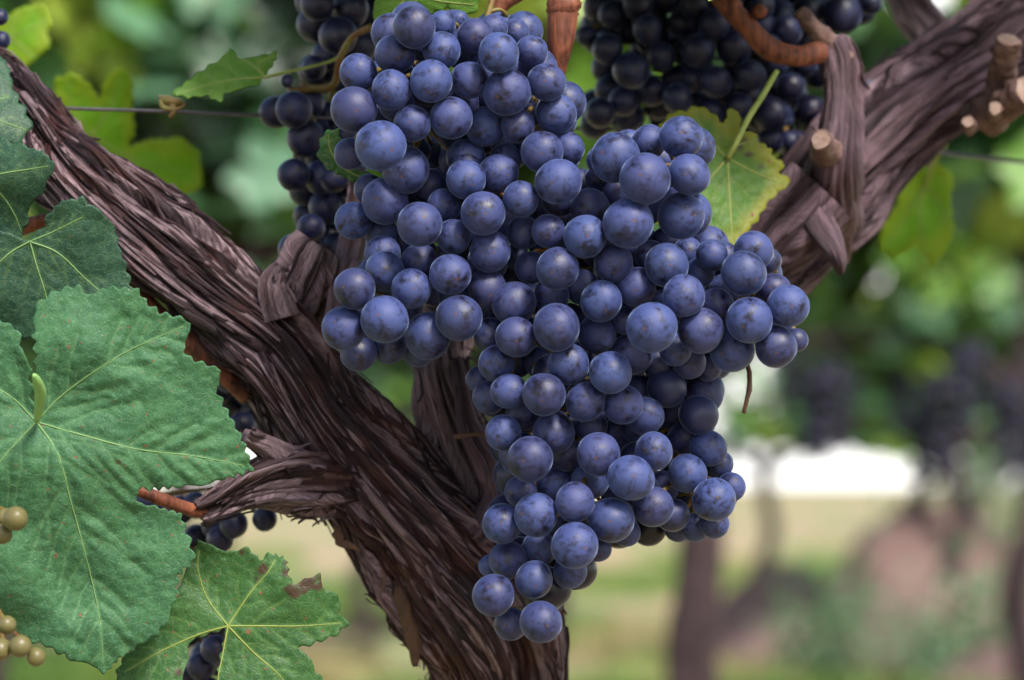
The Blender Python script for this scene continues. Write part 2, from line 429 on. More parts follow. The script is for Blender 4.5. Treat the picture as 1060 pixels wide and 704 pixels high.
# ------------------------------------------------------------------ bark tubes
def bark_tube(pts, nu, nv, seed, twist=0.12, amp=1.0, lumps=.22, strips=0, strip_len=(.02, .06), cap0=False, cap1=False, world=False, plates=1.0, rng=None):
    """returns an Acc with a displaced bark surface, plus lifted bark strips. pts: px py d r_px"""
    W = np.asarray(pts, float) if world else ctrl(pts)
    S = catmull(W, nv); C = S[:, :3]; R = S[:, 3]
    T, N, B = frames(C)
    Lm = np.concatenate([[0], np.cumsum(np.linalg.norm(np.diff(C, axis=0), axis=1))]) * 100   # cm
    Rm = float(np.mean(R)) * 100
    rs = np.random.RandomState(seed)

    def surf(th, vi, lift=0.0):
        """th, vi arrays (vi in row units); returns position, ridge"""
        i0 = np.clip(np.floor(vi).astype(int), 0, nv - 2); f = np.clip(vi - i0, 0, 1)
        def L(A): return A[i0] * (1 - f)[..., None] + A[i0 + 1] * f[..., None] if A.ndim == 2 else A[i0] * (1 - f) + A[i0 + 1] * f
        c, n, b, r, v = L(C), L(N), L(B), L(R), L(Lm)
        tw = th + twist * v / max(Rm, .5) * .25 + .7 * (noise(v * .18, 0 * v, 0 * v + .5, seed) - .5) + .16 * (noise(np.cos(th) * 1.1 + 5, np.sin(th) * 1.1, v * .35, seed + 9) - .5)
        x = np.cos(tw) * Rm; y = np.sin(tw) * Rm
        lump = noise(x * .55 + 9, y * .55, v * .30, seed + 1) - .5
        f1 = 1 - np.abs(2 * noise(x * 1.5, y * 1.5, v * .14, seed + 2) - 1)
        f2 = 1 - np.abs(2 * noise(x * 3.6, y * 3.6, v * .17, seed + 3) - 1)
        f3 = 1 - np.abs(2 * noise(x * 8.5, y * 8.5, v * .30, seed + 4) - 1)
        f4 = noise(x * 5, y * 5, v * 1.6, seed + 5) - .5
        # broken plates: sudden steps along the length
        pl = noise(x * 2.6 + 3, y * 2.6, v * .16, seed + 6); st = np.clip((pl - .5) * 14, -1, 1)
        ck = np.abs(2 * noise(x * 2.6 + 7, y * 2.6, v * .20, seed + 7) - 1); ck2 = np.abs(2 * noise(x * 5.5 + 7, y * 5.5, v * .18, seed + 8) - 1)
        h = -amp * (.20 * np.exp(-(ck / .13) ** 2) + .09 * np.exp(-(ck2 / .16) ** 2)) + amp * (.22 * (f1 ** 1.6 - .45) + .15 * (f2 ** 1.5 - .4) + .075 * (f3 ** 1.5 - .4) + .05 * f4 + .085 * plates * st)   # cm
        h = h * np.clip(Rm / 1.3, .35, 1.4)
        rad = r * (1 + lumps * 2 * lump) + h * .01 + lift
        dirv = n * np.cos(th)[..., None] + b * np.sin(th)[..., None]
        ridge = np.clip(.20 + .38 * f2 + .38 * f3 * f1 + .08 * st, 0, 1)
        return c + dirv * rad[..., None], ridge, dirv, v
    th = np.linspace(0, 2 * np.pi, nu, endpoint=False)
    TH, VI = np.meshgrid(th, np.arange(nv).astype(float))
    Pp, rg, _, vv = surf(TH, VI)
    acc = Acc()
    V = Pp.reshape(-1, 3)
    i = np.arange(nv - 1)[:, None]; j = np.arange(nu)[None]
    F = np.stack([i * nu + j, i * nu + (j + 1) % nu, (i + 1) * nu + (j + 1) % nu, (i + 1) * nu + j], -1).reshape(-1, 4)
    n0 = len(V); V = np.vstack([V, V[:nu].mean(0), V[(nv - 1) * nu:(nv) * nu].mean(0)])
    F3 = np.vstack([np.stack([np.full(nu, n0), (np.arange(nu) + 1) % nu, np.arange(nu)], -1),
                    np.stack([np.full(nu, n0 + 1), (nv - 1) * nu + np.arange(nu), (nv - 1) * nu + (np.arange(nu) + 1) % nu], -1)])
    acc.add(V, F, F3, np.concatenate([rg.ravel(), [.5, .5]]))
    # uv in cm: around, along (mirrored round the back so there is no seam jump)
    around = np.abs(((TH + .3 * np.sin(VI / nv * 9)) % (2 * np.pi)) - np.pi) * Rm
    uv = [np.vstack([np.stack([around, vv], -1).reshape(-1, 2), [[0, 0], [0, 0]]])]
    for s in range(strips):
        t0 = rs.uniform(0, 2 * np.pi); ln = rs.uniform(*strip_len) * 100; v0 = rs.uniform(0, .96) * (nv - 1)
        rows = ln / (Lm[-1] / (nv - 1)); m_ = 34
        t = np.linspace(0, 1, m_); vi = np.clip(v0 + t * rows, 0, nv - 1)
        wb = .00022 + .0015 * rs.rand() ** 2.2; w = wb * (np.sin(np.pi * np.clip(t * .94 + .03, 0, 1)) ** .45) * (.5 + 1.0 * noise(t * 7, t * 0, t * 0 + s, seed))
        lo = rs.uniform(-.0004, .0010); e1, e2 = rs.uniform(0, 1, 2) ** 3 * .0042
        lift = lo + e1 * np.clip(1 - t * 3.5, 0, 1) ** 2 + e2 * np.clip(t * 3.5 - 2.5, 0, 1) ** 2
        tws = twist * Lm[np.clip(vi.astype(int), 0, nv - 1)] / max(Rm, .5) * .25
        th_c = t0 - (tws - tws[0]) + rs.uniform(-.10, .10) * t + .05 * np.sin(t * rs.uniform(3, 9) + s)
        c, _, dv, vcm = surf(th_c, vi, lift)
        tang = np.gradient(c, axis=0); tang /= np.linalg.norm(tang, axis=1)[:, None] + 1e-12
        side = np.cross(tang, dv); side /= np.linalg.norm(side, axis=1)[:, None] + 1e-12
        th_ = rs.uniform(.0002, .0006)
        ring = [c - side * w[:, None], c + dv * th_ - side * w[:, None] * .3, c + dv * th_ * .8 + side * w[:, None] * .5, c + side * w[:, None], c - dv * th_]
        Vs = np.stack(ring, 1).reshape(-1, 3); q = 5
        ii = np.arange(m_ - 1)[:, None]; jj = np.arange(q)[None]
        Fs = np.stack([ii * q + jj, ii * q + (jj + 1) % q, (ii + 1) * q + (jj + 1) % q, (ii + 1) * q + jj], -1).reshape(-1, 4)
        acc.add(Vs, Fs, None, np.full(len(Vs), .15 + .85 * rs.rand() ** 1.9))
        uv.append(np.stack([np.repeat(rs.uniform(0, 40), len(Vs)) + np.tile(np.array([-1, -.3, .4, 1, 0]) * wb * 100, m_), np.repeat(vcm, q)], -1))
    acc.uv = np.vstack(uv)
    return acc


def bark_obj(name, acc, mat, parent):
    Q = np.vstack(acc.Q); T = np.vstack(acc.T) if acc.T else None
    me = mesh_np(name, np.vstack(acc.V), Q, T, [mat], True, {"ridge": np.concatenate(acc.at)}, acc.uv)
    return obj(name, me, parent)


vine = thing("grapevine", "gnarled old grapevine with shaggy purple-brown bark and two spreading arms, nearest in the vineyard", "grapevine", (0, 0, 0))
# main trunk rising from the ground and bending into the long left arm
trunk_pts = [(-330, -120, 1.00, 24), (-120, 5, .985, 18), (-20, 62, .975, 12), (30, 108, .968, 16), (72, 168, .962, 33), (140, 236, .958, 47), (216, 301, .955, 43), (287, 358, .953, 45),
             (334, 431, .955, 48), (388, 500, .960, 53), (444, 565, .968, 66), (490, 625, .975, 71), (510, 690, .985, 66), (512, 780, .99, 74), (515, 900, .99, 80)]
acc = bark_tube(trunk_pts, 420, 1500, 3, twist=.10, amp=1.6, lumps=.13, strips=1150, strip_len=(.035, .13))
bark_obj("trunk", acc, MAT['bark'], vine)
lowp = P(515, 880, .99)
acc = bark_tube([(*lowp, .026), (lowp[0] + .01, lowp[1] + .01, .45, .030), (lowp[0] - .01, lowp[1] + .0, .2, .034), (lowp[0], lowp[1], -.03, .045)], 90, 200, 8, world=True, lumps=.15)
bark_obj("trunk_foot", acc, MAT['bark'], vine)
# right arm: leaves the trunk behind the fruit and climbs to the upper right
arm_pts = [(478, 600, .985, 40), (520, 510, 1.0, 44), (590, 430, 1.02, 44), (680, 350, 1.03, 44), (760, 292, 1.035, 44), (830, 224, 1.04, 50), (885, 165, 1.045, 56), (950, 108, 1.05, 54),
           (1010, 70, 1.055, 50), (1080, 20, 1.06, 46), (1200, -60, 1.07, 42), (1400, -150, 1.09, 38)]
acc = bark_tube(arm_pts, 260, 900, 21, twist=.10, amp=1.5, lumps=.22, strips=360, strip_len=(.025, .09))
bark_obj("arm", acc, MAT['bark_soft'], vine)
# fork rising beside the trunk behind the left shoulder of the fruit
acc = bark_tube([(520, 600, .985, 42), (505, 520, .978, 40), (478, 455, .972, 31), (459, 400, .970, 23), (457, 362, .975, 20), (462, 320, .98, 22), (450, 270, .985, 20)], 220, 420, 31, amp=1.8, lumps=.45, strips=90, strip_len=(.01, .03))
bark_obj("fork", acc, MAT['bark'], vine)
acc = bark_tube([(492, 560, .955, 22), (520, 520, .958, 25), (506, 478, .957, 20), (486, 440, .957, 14), (479, 400, .958, 10), (474, 372, .962, 9)], 110, 260, 33, amp=.9, lumps=.2, strips=25, strip_len=(.01, .03))
bark_obj("fork", acc, MAT['bark_soft'], vine)
# rough knob with a broken spur on the arm
acc = bark_tube([(300, 345, .962, 30), (314, 300, .96, 28), (322, 278, .958, 20), (330, 258, .958, 15), (332, 254, .958, 8)], 160, 240, 41, amp=2.2, lumps=.55, strips=26, strip_len=(.006, .016), plates=2)
bark_obj("knob", acc, MAT['bark'], vine)
acc = bark_tube([(292, 330, .945, 24), (283, 298, .945, 20), (287, 282, .945, 12), (290, 276, .945, 5)], 110, 120, 42, amp=1.4, lumps=.5, strips=8, strip_len=(.004, .010), plates=2)
bark_obj("knob", acc, MAT['bark'], vine)
acc = bark_tube([(352, 330, .95, 16), (357, 290, .955, 13), (366, 250, .965, 11), (372, 215, .97, 10), (372, 180, .98, 8)], 80, 260, 43, amp=.9, lumps=.3, strips=14, strip_len=(.01, .02))
bark_obj("spur", acc, MAT['bark'], vine)
# dead side branch reaching left under the arm
acc = bark_tube([(400, 500, .955, 30), (350, 496, .948, 27), (300, 492, .940, 26), (262, 500, .935, 18), (228, 519, .933, 11), (206, 530, .932, 7)], 220, 420, 51, amp=1.7, lumps=.42, strips=130, strip_len=(.008, .03), plates=2)
bark_obj("side_branch", acc, MAT['bark'], vine)
acc = bark_tube([(296, 478, .936, 20), (272, 462, .932, 13), (252, 452, .926, 7)], 70, 90, 52, amp=1.2, lumps=.4, strips=6, strip_len=(.005, .012))
bark_obj("side_branch", acc, MAT['bark'], vine)
# the spur on the right arm with its cut stub, and the limbs behind
acc = bark_tube([(845, 245, 1.045, 30), (855, 200, 1.015, 30), (860, 165, .998, 25), (866, 130, .998, 20), (868, 95, 1.0, 17), (866, 62, 1.0, 18), (860, 45, 1.0, 15), (858, 40, 1.0, 7)], 120, 260, 61, amp=1.2, lumps=.42, strips=20, strip_len=(.008, .02))
bark_obj("spur", acc, MAT['bark_soft'], vine)
acc = bark_tube([(850, 200, 1.0, 40), (815, 235, 1.0, 38), (790, 262, 1.0, 30), (775, 285, 1.0, 18)], 120, 160, 62, amp=1.1, lumps=.3, strips=24, strip_len=(.01, .03))
bark_obj("arm", acc, MAT['bark_soft'], vine)
acc = bark_tube([(838, 205, 1.0, 20), (846, 228, .99, 20), (858, 250, .984, 16), (867, 270, .982, 9), (870, 284, .984, 3)], 60, 140, 63, amp=.6, lumps=.3)
bark_obj("bark_flap", acc, MAT['bark_soft'], vine)
acc = bark_tube([(990, 75, 1.08, 28), (968, 40, 1.09, 24), (945, 10, 1.10, 22), (925, -40, 1.11, 20)], 80, 160, 64, amp=.9, lumps=.25)
bark_obj("spur", acc, MAT['bark'], vine)
acc = bark_tube([(1060, 60, 1.11, 24), (1030, 20, 1.12, 18), (1010, -40, 1.13, 15)], 60, 120, 65, amp=.8)
bark_obj("spur", acc, MAT['bark'], vine)


def stub(a, b, r0, r1, d0, d1, parent=vine, mat='cut'):
    V, Q, T = tube_simple(ctrl([(a[0], a[1], d0, r0), ((a[0] + b[0]) / 2, (a[1] + b[1]) / 2, (d0 + d1) / 2, (r0 + r1) / 2), (b[0], b[1], d1, r1), (b[0] + (b[0] - a[0]) * .015, b[1] + (b[1] - a[1]) * .015, d1, r1 * .93)]), 28, 24, wob=.3, seed=int(a[0]))
    ac = Acc(); ac.add(V, Q, None); ac.add(V, None, T, mi=1)
    obj("cut_stub", ac.mesh("cut_stub", [MAT['stub_side'], MAT[mat]]), parent)


stub((872, 62), (828, 12), 13, 8, 1.0, .99)
stub((856, 158), (849, 145), 15, 11, .990, .968)
stub((1036, 88), (1044, 42), 15, 13, 1.02, 1.0)
stub((1020, 122), (1062, 95), 19, 16, 1.03, 1.0)
stub((1004, 132), (1002, 126), 8, 6, 1.02, 1.0)
stub((1030, 120), (1030, 112), 9, 7, 1.02, 1.0)


def cane(name, pts, mat='cane', nv=60, wob=.08, parent=vine, nodes=()):
    V, Q, T = tube_simple(ctrl(pts), 20, nv, wob=wob, seed=len(pts))
    ac = Acc(); ac.add(V, Q, T)
    for (x, y, d, r) in nodes:
        V, Q, T = tube_simple(ctrl([(x, y - r * .9, d, r * .4), (x, y - r * .4, d, r), (x, y + r * .4, d, r), (x, y + r * .9, d, r * .4)]), 14, 10, wob=.2)
        ac.add(V, Q, T)
    return obj(name, ac.mesh(name, [MAT[mat]]), parent)


cane("cane", [(590, -40, .93, 16), (584, 0, .93, 16), (580, 40, .93, 15), (575, 72, .932, 11), (568, 110, .935, 9), (560, 160, .945, 9)], nodes=[(583, 6, .93, 17)])
cane("cane", [(700, -60, .99, 12), (745, -4, .985, 11), (772, 26, .985, 11), (796, 50, .985, 12), (824, 58, .985, 11), (850, 54, .99, 12)], nodes=[(786, 12, .983, 8), (755, 6, .985, 12.2)])
cane("cane", [(560, -20, .945, 9), (522, 2, .945, 9), (508, 22, .945, 8)])
cane("cane", [(122, 292, .955, 15), (162, 330, .953, 14), (206, 362, .953, 12), (256, 412, .957, 8)])
cane("cane", [(190, 380, .985, 8), (222, 368, .985, 8), (250, 362, .985, 7)])
cane("cane", [(137, 506, .918, 5), (160, 514, .920, 7), (195, 527, .928, 7), (225, 532, .935, 6)])
cane("cane", [(20, 236, .97, 9), (34, 232, .97, 8), (50, 226, .97, 6)])
# dry threads and flakes hanging off the bark
for pts in ([(350, 545, .95, 5), (352, 560, .948, 6), (366, 566, .945, 3), (372, 572, .945, 1)],
            [(395, 590, .95, 2), (398, 600, .948, 2), (394, 616, .948, 1)],
            [(412, 600, .955, 7), (418, 630, .952, 8), (428, 668, .952, 7), (430, 690, .952, 3)],
            [(772, 368, .93, 2), (776, 395, .93, 3), (770, 428, .93, 2)],
            [(470, 452, .92, 3), (490, 450, .92, 2), (505, 450, .92, 2)]):
    V, Q, T = tube_simple(ctrl(pts), 8, 24, flat=.5, wob=.3, seed=7)
    ac = Acc(); ac.add(V, Q, T); obj("bark_flake", ac.mesh("bark_flake", [MAT['dry']]), vine)

# ------------------------------------------------------------------ grapes
def grape_meshes(mat, tag):
    out = []
    for s in range(5):
        rs = np.random.RandomState(s + 5)
        nu, nv = 36, 22
        th = np.linspace(0, 2 * np.pi, nu, endpoint=False); ph = np.linspace(0, np.pi, nv)[1:-1]
        PH, TH = np.meshgrid(ph, th, indexing='ij')
        D = np.stack([np.sin(PH) * np.cos(TH), np.sin(PH) * np.sin(TH), np.cos(PH)], -1).reshape(-1, 3)
        D = np.vstack([D, [[0, 0, 1], [0, 0, -1]]])
        r = 1 + .035 * (noise(D[:, 0] * 1.3 + s * 7, D[:, 1] * 1.3, D[:, 2] * 1.3, s) - .5) * 2
        r *= 1 - .012 * np.exp(-((D[:, 2] - 1) / .02) ** 2)          # stylar dimple
        V = D * r[:, None] * np.array([1, 1, 1 + rs.uniform(-.02, .06)])
        m_ = nv - 2; i = np.arange(m_ - 1)[:, None]; j = np.arange(nu)[None]
        Q = np.stack([i * nu + j, (i + 1) * nu + j, (i + 1) * nu + (j + 1) % nu, i * nu + (j + 1) % nu], -1).reshape(-1, 4)
        jj = np.arange(nu); n0 = m_ * nu
        T = np.vstack([np.stack([np.full(nu, n0), jj, (jj + 1) % nu], -1), np.stack([np.full(nu, n0 + 1), (m_ - 1) * nu + (jj + 1) % nu, (m_ - 1) * nu + jj], -1)])
        out.append((mesh_np("grape_" + tag, V, Q, T, [mat]), V, Q, T))
    return out


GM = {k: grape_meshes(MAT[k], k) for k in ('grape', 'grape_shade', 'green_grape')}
rnd = random.Random(11)


def inside(poly, x, y):
    c = False; n = len(poly); j = n - 1
    for i in range(n):
        if (poly[i][1] > y) != (poly[j][1] > y) and x < (poly[j][0] - poly[i][0]) * (y - poly[i][1]) / (poly[j][1] - poly[i][1]) + poly[i][0]: c = not c
        j = i
    return c


def bunch(name, label, grapes, rachis, base_d, mat='grape', fill_poly=None, fill=0, group=None, layer_gap=.012, max_d=None, squash=.95, fill_r=(19, 23), fill_back=.03, stem_mat='stem', cat="grape bunch"):
    placed = []     # world centre, radius, px, py, d

    def fit(px, py, r, d):
        for _ in range(6):
            ch = False
            c = P(px, py, d); rm = r * K * d
            for (c2, r2, *_r) in placed:
                dd = c - c2; D_ = math.sqrt(dd @ dd); S_ = squash * (rm + r2)
                if D_ < S_ - 1e-6:
                    # slide away from the camera until they only touch
                    f = c - CAMP; f = f / math.sqrt(f @ f)
                    bq = dd @ f; cq = dd @ dd - S_ * S_
                    t = -bq + math.sqrt(max(bq * bq - cq, 0)); d += t; ch = True
                    c = P(px, py, d); rm = r * K * d
            if not ch: break
        return d
    grapes = [(a, b, c, e + (.9 if (a > 680 and b > 385 and e > -.1) else 0)) for a, b, c, e in grapes]
    order = sorted(range(len(grapes)), key=lambda i: grapes[i][3])
    for i in order:
        px, py, r, ly = grapes[i]
        d = fit(px, py, r, base_d + layer_gap * ly + rnd.uniform(-.0015, .0015))
        if max_d: d = min(d, max_d)
        placed.append((P(px, py, d), r * K * d, px, py, d))
    if fill_poly:
        x0 = min(p[0] for p in fill_poly); x1 = max(p[0] for p in fill_poly); y0 = min(p[1] for p in fill_poly); y1 = max(p[1] for p in fill_poly)
        n = 0
        for _ in range(fill * 60):
            if n >= fill: break
            px = rnd.uniform(x0, x1); py = rnd.uniform(y0, y1)
            if not inside(fill_poly, px, py): continue
            r = rnd.uniform(*fill_r); d = base_d + .018 + rnd.random() * fill_back
            if abs(px - 448) < 34 and abs(py - 160) < 22 and d < base_d + .04: continue
            c = P(px, py, d); rm = r * K * d
            if any(math.dist(c, p[0]) < .93 * (rm + p[1]) for p in placed): continue
            placed.append((c, rm, px, py, d)); n += 1
    R = ctrl([(*q, 3.2) for q in rachis[0]])
    top = R[0, :3]
    root = thing(name, label, cat, tuple(top), group)
    stem = Acc(); rail = []
    for br in rachis:
        Wc = ctrl([(*q, 3.6 if br is rachis[0] else 2.6) for q in br])
        V, Q, T = tube_simple(Wc, 8, 50, wob=.15); stem.add(V, Q, T); rail.append(catmull(Wc, 50)[:, :3])
    rail = np.vstack(rail)
    gm = GM[mat]; rest = Acc()
    cen = np.mean([p[0] for p in placed], axis=0)
    for idx, (c, rm, px, py, d) in enumerate(placed):
        dist = np.linalg.norm(rail - c, axis=1) + .25 * np.abs(rail[:, 2] - c[2] - .012); q = rail[int(np.argmin(dist))]
        out = c - q; out /= np.linalg.norm(out) + 1e-9
        out = out + np.array([rnd.gauss(0, .35), rnd.gauss(0, .35) - .45, rnd.gauss(-.1, .35)]); out /= np.linalg.norm(out)
        rot = Vector(out).to_track_quat('Z', 'Y').to_matrix().to_4x4() @ Matrix.Rotation(rnd.uniform(0, 6.28), 4, 'Z')
        me, V0, Q0, T0 = gm[rnd.randrange(5)]
        if idx < 100:
            o = bpy.data.objects.new("grape", me); COL.objects.link(o); o.parent = root
            o.matrix_local = Matrix.Translation(Vector(c) - Vector(top)) @ rot @ Matrix.Diagonal((rm * rnd.uniform(.955, 1.015), rm * rnd.uniform(.97, 1.02), rm * rnd.uniform(.97, 1.05), 1))
        else:
            M = np.array(rot.to_3x3()) * rm; rest.add(V0 @ M.T + c - top, Q0, T0)
        # pedicel
        a = c - out * rm * .96; mid = (a + q) / 2 - out * rm * .35
        V, Q, T = tube_simple(np.array([[*(c - out * rm * .9), .0011], [*(a - out * .0012), .0010], [*mid, .00065], [*q, .0009]]), 6, 10); stem.add(V, Q, T)
    for k in range(len(stem.V)): stem.V[k] = stem.V[k] - top
    obj("stem", stem.mesh("stem", [MAT[stem_mat]]), root)
    if rest.n: obj("grape_mass", rest.mesh("grape_mass", [MAT[mat]]), root, kind="stuff")
    return root


# photo pixel x, y, radius, layer (0 front)
UPPER = [(429,28,23,0),(458,25,14,1),(475,20,10,2),(409,56,21,0),(457,52,20,0),(446,84,22,0),(405,93,21,0),(371,75,20,1),(366,114,24,0),(394,151,27,-.6),(362,159,17,1),
 (427,128,20,0.3),(467,122,22,0.2),(486,83,19,0.4),(516,55,21,-.2),(492,37,19,1),(511,29,15,2),(533,34,15,2),(550,53,17,1),(525,95,25,-.2),(502,131,21,1.2),(536,130,18,.8),
 (546,110,8,2),(566,85,20,.3),(576,118,21,.3),(420,176,25,.8),(561,157,22,.3),(588,154,18,1.2),(452,50,15,2.5),(480,100,18,2.5),(388,118,18,2.5),(540,75,18,2.5),(505,75,17,2.5),(428,158,18,4),(452,166,19,4.2),(474,152,18,4.1),(445,142,17,4.4),(530,158,17,3.6),(505,158,17,4),(400,130,16,3.6),(550,140,16,3.8)]
LEFT = [(398,208,24,1),(382,196,16,2),(366,228,20,1),(394,240,18,2),(434,232,24,-.3),(460,213,18,1),(482,186,21,.3),(483,172,17,1.2),(516,180,21,.3),(524,164,17,1.2),(444,193,19,2),
 (469,245,18,.4),(500,221,23,-.4),(507,260,22,.3),(466,284,22,-.1),(504,299,21,.4),(475,329,24,-.1),(367,299,22,-.4),(398,281,21,.3),(396,262,19,1.2),(434,270,19,1.2),
 (426,299,21,.1),(398,331,25,-.7),(356,340,23,.1),(371,366,19,1.2),(403,358,19,1.4),(443,348,25,.5),(432,360,20,1.5),(539,206,19,-.1),(420,320,18,2.4),(450,300,18,2.5),(470,262,18,2.4),
 (418,250,18,2.5),(500,325,16,2.6),(380,318,17,2.4)]
CENTRE = [(578,188,24,-.3),(579,206,19,1.2),(542,241,18,1),(568,239,18,.1),(610,215,21,.8),(606,245,23,-.4),(577,278,23,-.3),(550,277,17,1.3),(534,266,14,2.2),(532,314,23,.2),
 (571,306,19,1.4),(603,297,19,1.5),(635,272,21,.2),(622,312,22,-.1),(576,339,25,-.4),(618,346,21,1.1),(534,349,21,-.1),(507,347,18,1.1),(514,376,19,.5),(589,377,22,-.4),
 (632,386,23,-.5),(654,366,21,1.2),(527,405,19,.2),(563,408,23,-.4),(606,416,21,.0),(645,419,21,.1),(496,393,14,1.4),(507,411,18,1.3),(541,428,18,1.2),(572,440,18,1.5),
 (668,431,20,.6),(685,405,20,1.6),(521,448,19,.5),(549,475,24,-.3),(573,448,22,.5),(543,430,16,1.4),(619,470,23,-.5),(587,470,18,1.1),(611,440,18,1.2),(661,440,20,1.0),
 (677,467,20,-.2),(653,495,24,-.6),(697,429,19,1.5),(709,453,18,1.3),(726,436,16,2),(733,464,19,1),(712,490,20,.3),(744,481,15,1.5),(739,517,23,0),(757,504,15,1.4),(739,542,16,1.3),
 (696,533,18,.9),(702,546,15,1.8),(685,505,18,1.5),(719,546,15,1.6),(676,524,22,.1),(595,520,21,-.3),(633,538,24,-.2),(574,500,20,1.1),(611,497,20,1.2),(555,533,23,-.3),(539,509,17,1.2),
 (520,542,21,.1),(595,565,25,-.6),(558,568,18,1.1),(648,551,15,1.2),(620,568,14,1.3),(526,580,20,.9),(507,586,12,1.8),(590,592,18,.9),(553,600,20,-.1),(511,616,22,-.2),(529,646,18,.9),
 (560,644,22,-.4),(690,455,18,2.5),(660,405,17,2.4),(590,440,17,2.5),(560,375,17,2.4),(600,370,17,2.6),(640,450,18,2.4),(640,515,18,2.4),(576,545,18,2.4),(535,375,16,2.4),(550,310,17,2.5),
 (590,330,17,2.5),(700,490,17,2.6),(712,520,17,2.4),(608,545,17,2.5),(650,470,17,2.8),(560,250,16,2.4),(590,225,17,2.6),(585,255,17,2.4),(600,190,16,3.6),(560,215,16,3.6),(585,225,17,4)]
RIGHT = [(637,163,26,-.2),(668,185,27,-.7),(713,181,22,-.2),(705,142,23,.1),(672,147,18,1),(705,223,25,.4),(650,231,26,-.5),(624,166,17,1.2),(640,199,16,1.6),(620,185,15,2.2),
 (659,297,21,.1),(690,275,23,-.2),(674,265,17,1.1),(712,261,16,1.1),(737,264,17,.9),(724,282,16,1),(708,306,22,-.6),(742,316,18,.5),(675,339,27,-.9),(725,342,24,-.6),(648,332,15,1.4),
 (770,283,24,-.2),(780,260,21,.8),(801,300,18,1),(816,317,22,-.2),(776,331,24,-.4),(803,359,22,-.2),(825,352,12,1.9),(758,362,23,.7),(699,362,17,1.2),(681,376,17,1.4),(713,375,18,1.3),
 (733,380,15,1.5),(712,398,17,1.9),(730,408,20,1.5),(795,270,14,2),(750,300,17,2.2),(690,250,16,2.2),(690,315,18,2.4),(740,345,17,2.4),(670,215,18,2.2),(665,250,16,2.2),(668,310,17,2.4),(645,215,17,3.4),(690,205,18,3.6),(683,165,17,3.4),(650,150,16,3.8),(700,250,16,3.2),(625,195,16,3.6),(790,340,16,2.4)]

bunch("grape_bunch", "ripe blue grape bunch uppermost in the heap, touching the red-brown upright cane", UPPER,
      [[(520, -40, .925), (500, 30, .918), (470, 90, .915), (430, 150, .915)], [(500, 30, .918), (540, 70, .915), (570, 130, .915)], [(470, 90, .915), (420, 60, .915)], [(470, 90, .915), (390, 120, .915)]],
      .880, fill_poly=[(400, 20), (540, 25), (590, 100), (590, 165), (540, 150), (430, 180), (390, 150), (390, 80)], fill=34, group="ripe blue grape bunches")
bunch("grape_bunch", "ripe blue grape bunch hanging against the shaggy left arm, lowest berries above the fork", LEFT,
      [[(515, 120, .93), (490, 180, .918), (460, 250, .916), (420, 310, .915), (390, 345, .915)], [(460, 250, .916), (490, 290, .914)], [(460, 250, .916), (400, 240, .914)]],
      .882, fill_poly=[(390, 205), (520, 175), (535, 220), (500, 300), (460, 325), (380, 335), (385, 290)], fill=34, group="ripe blue grape bunches")
bunch("grape_bunch", "largest ripe blue grape bunch, long and tapering to two berries low before the trunk", CENTRE,
      [[(575, 130, .93), (585, 200, .92), (600, 300, .918), (615, 400, .918), (610, 500, .918), (560, 600, .915), (550, 630, .912)], [(615, 400, .918), (690, 470, .918), (720, 520, .915)], [(600, 300, .918), (540, 340, .914)]],
      .880, fill_poly=[(560, 200), (640, 260), (660, 360), (740, 410), (750, 520), (690, 540), (630, 560), (560, 620), (520, 560), (530, 470), (505, 400), (530, 290)], fill=70, group="ripe blue grape bunches")
bunch("grape_bunch", "ripe blue grape bunch on the side of the yellowing leaf, plumpest powdery berries", RIGHT,
      [[(655, 150, .955), (655, 185, .925), (670, 250, .918), (720, 300, .915), (790, 315, .912)], [(650, 180, .92), (700, 170, .912)], [(670, 250, .918), (690, 340, .916)]],
      .876, fill_poly=[(625, 160), (720, 150), (715, 240), (800, 270), (815, 340), (750, 370), (720, 400), (650, 340), (640, 250)], fill=34, group="ripe blue grape bunches")

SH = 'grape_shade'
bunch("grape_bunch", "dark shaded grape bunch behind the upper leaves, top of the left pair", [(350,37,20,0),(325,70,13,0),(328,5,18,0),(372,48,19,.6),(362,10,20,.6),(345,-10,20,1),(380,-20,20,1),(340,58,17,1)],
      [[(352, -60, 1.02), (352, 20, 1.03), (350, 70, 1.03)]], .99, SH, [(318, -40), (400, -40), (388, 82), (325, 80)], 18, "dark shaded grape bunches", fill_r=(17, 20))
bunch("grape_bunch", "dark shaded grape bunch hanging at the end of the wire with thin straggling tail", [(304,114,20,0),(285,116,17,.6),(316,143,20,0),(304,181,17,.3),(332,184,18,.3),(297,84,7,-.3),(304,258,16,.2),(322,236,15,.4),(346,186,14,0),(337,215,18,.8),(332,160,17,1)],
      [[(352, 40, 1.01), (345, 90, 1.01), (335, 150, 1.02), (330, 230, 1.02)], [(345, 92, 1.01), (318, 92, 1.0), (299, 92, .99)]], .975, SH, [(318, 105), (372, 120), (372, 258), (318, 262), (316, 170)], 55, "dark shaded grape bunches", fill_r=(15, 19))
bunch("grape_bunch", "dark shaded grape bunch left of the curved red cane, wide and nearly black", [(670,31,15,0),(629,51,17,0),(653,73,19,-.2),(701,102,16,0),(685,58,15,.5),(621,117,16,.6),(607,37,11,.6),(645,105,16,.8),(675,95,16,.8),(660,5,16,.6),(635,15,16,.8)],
      [[(655, -60, 1.04), (655, 20, 1.05), (660, 100, 1.05)]], 1.01, SH, [(608, -40), (720, -40), (720, 118), (660, 136), (610, 128), (618, 60)], 46, "dark shaded grape bunches", fill_r=(15, 18))
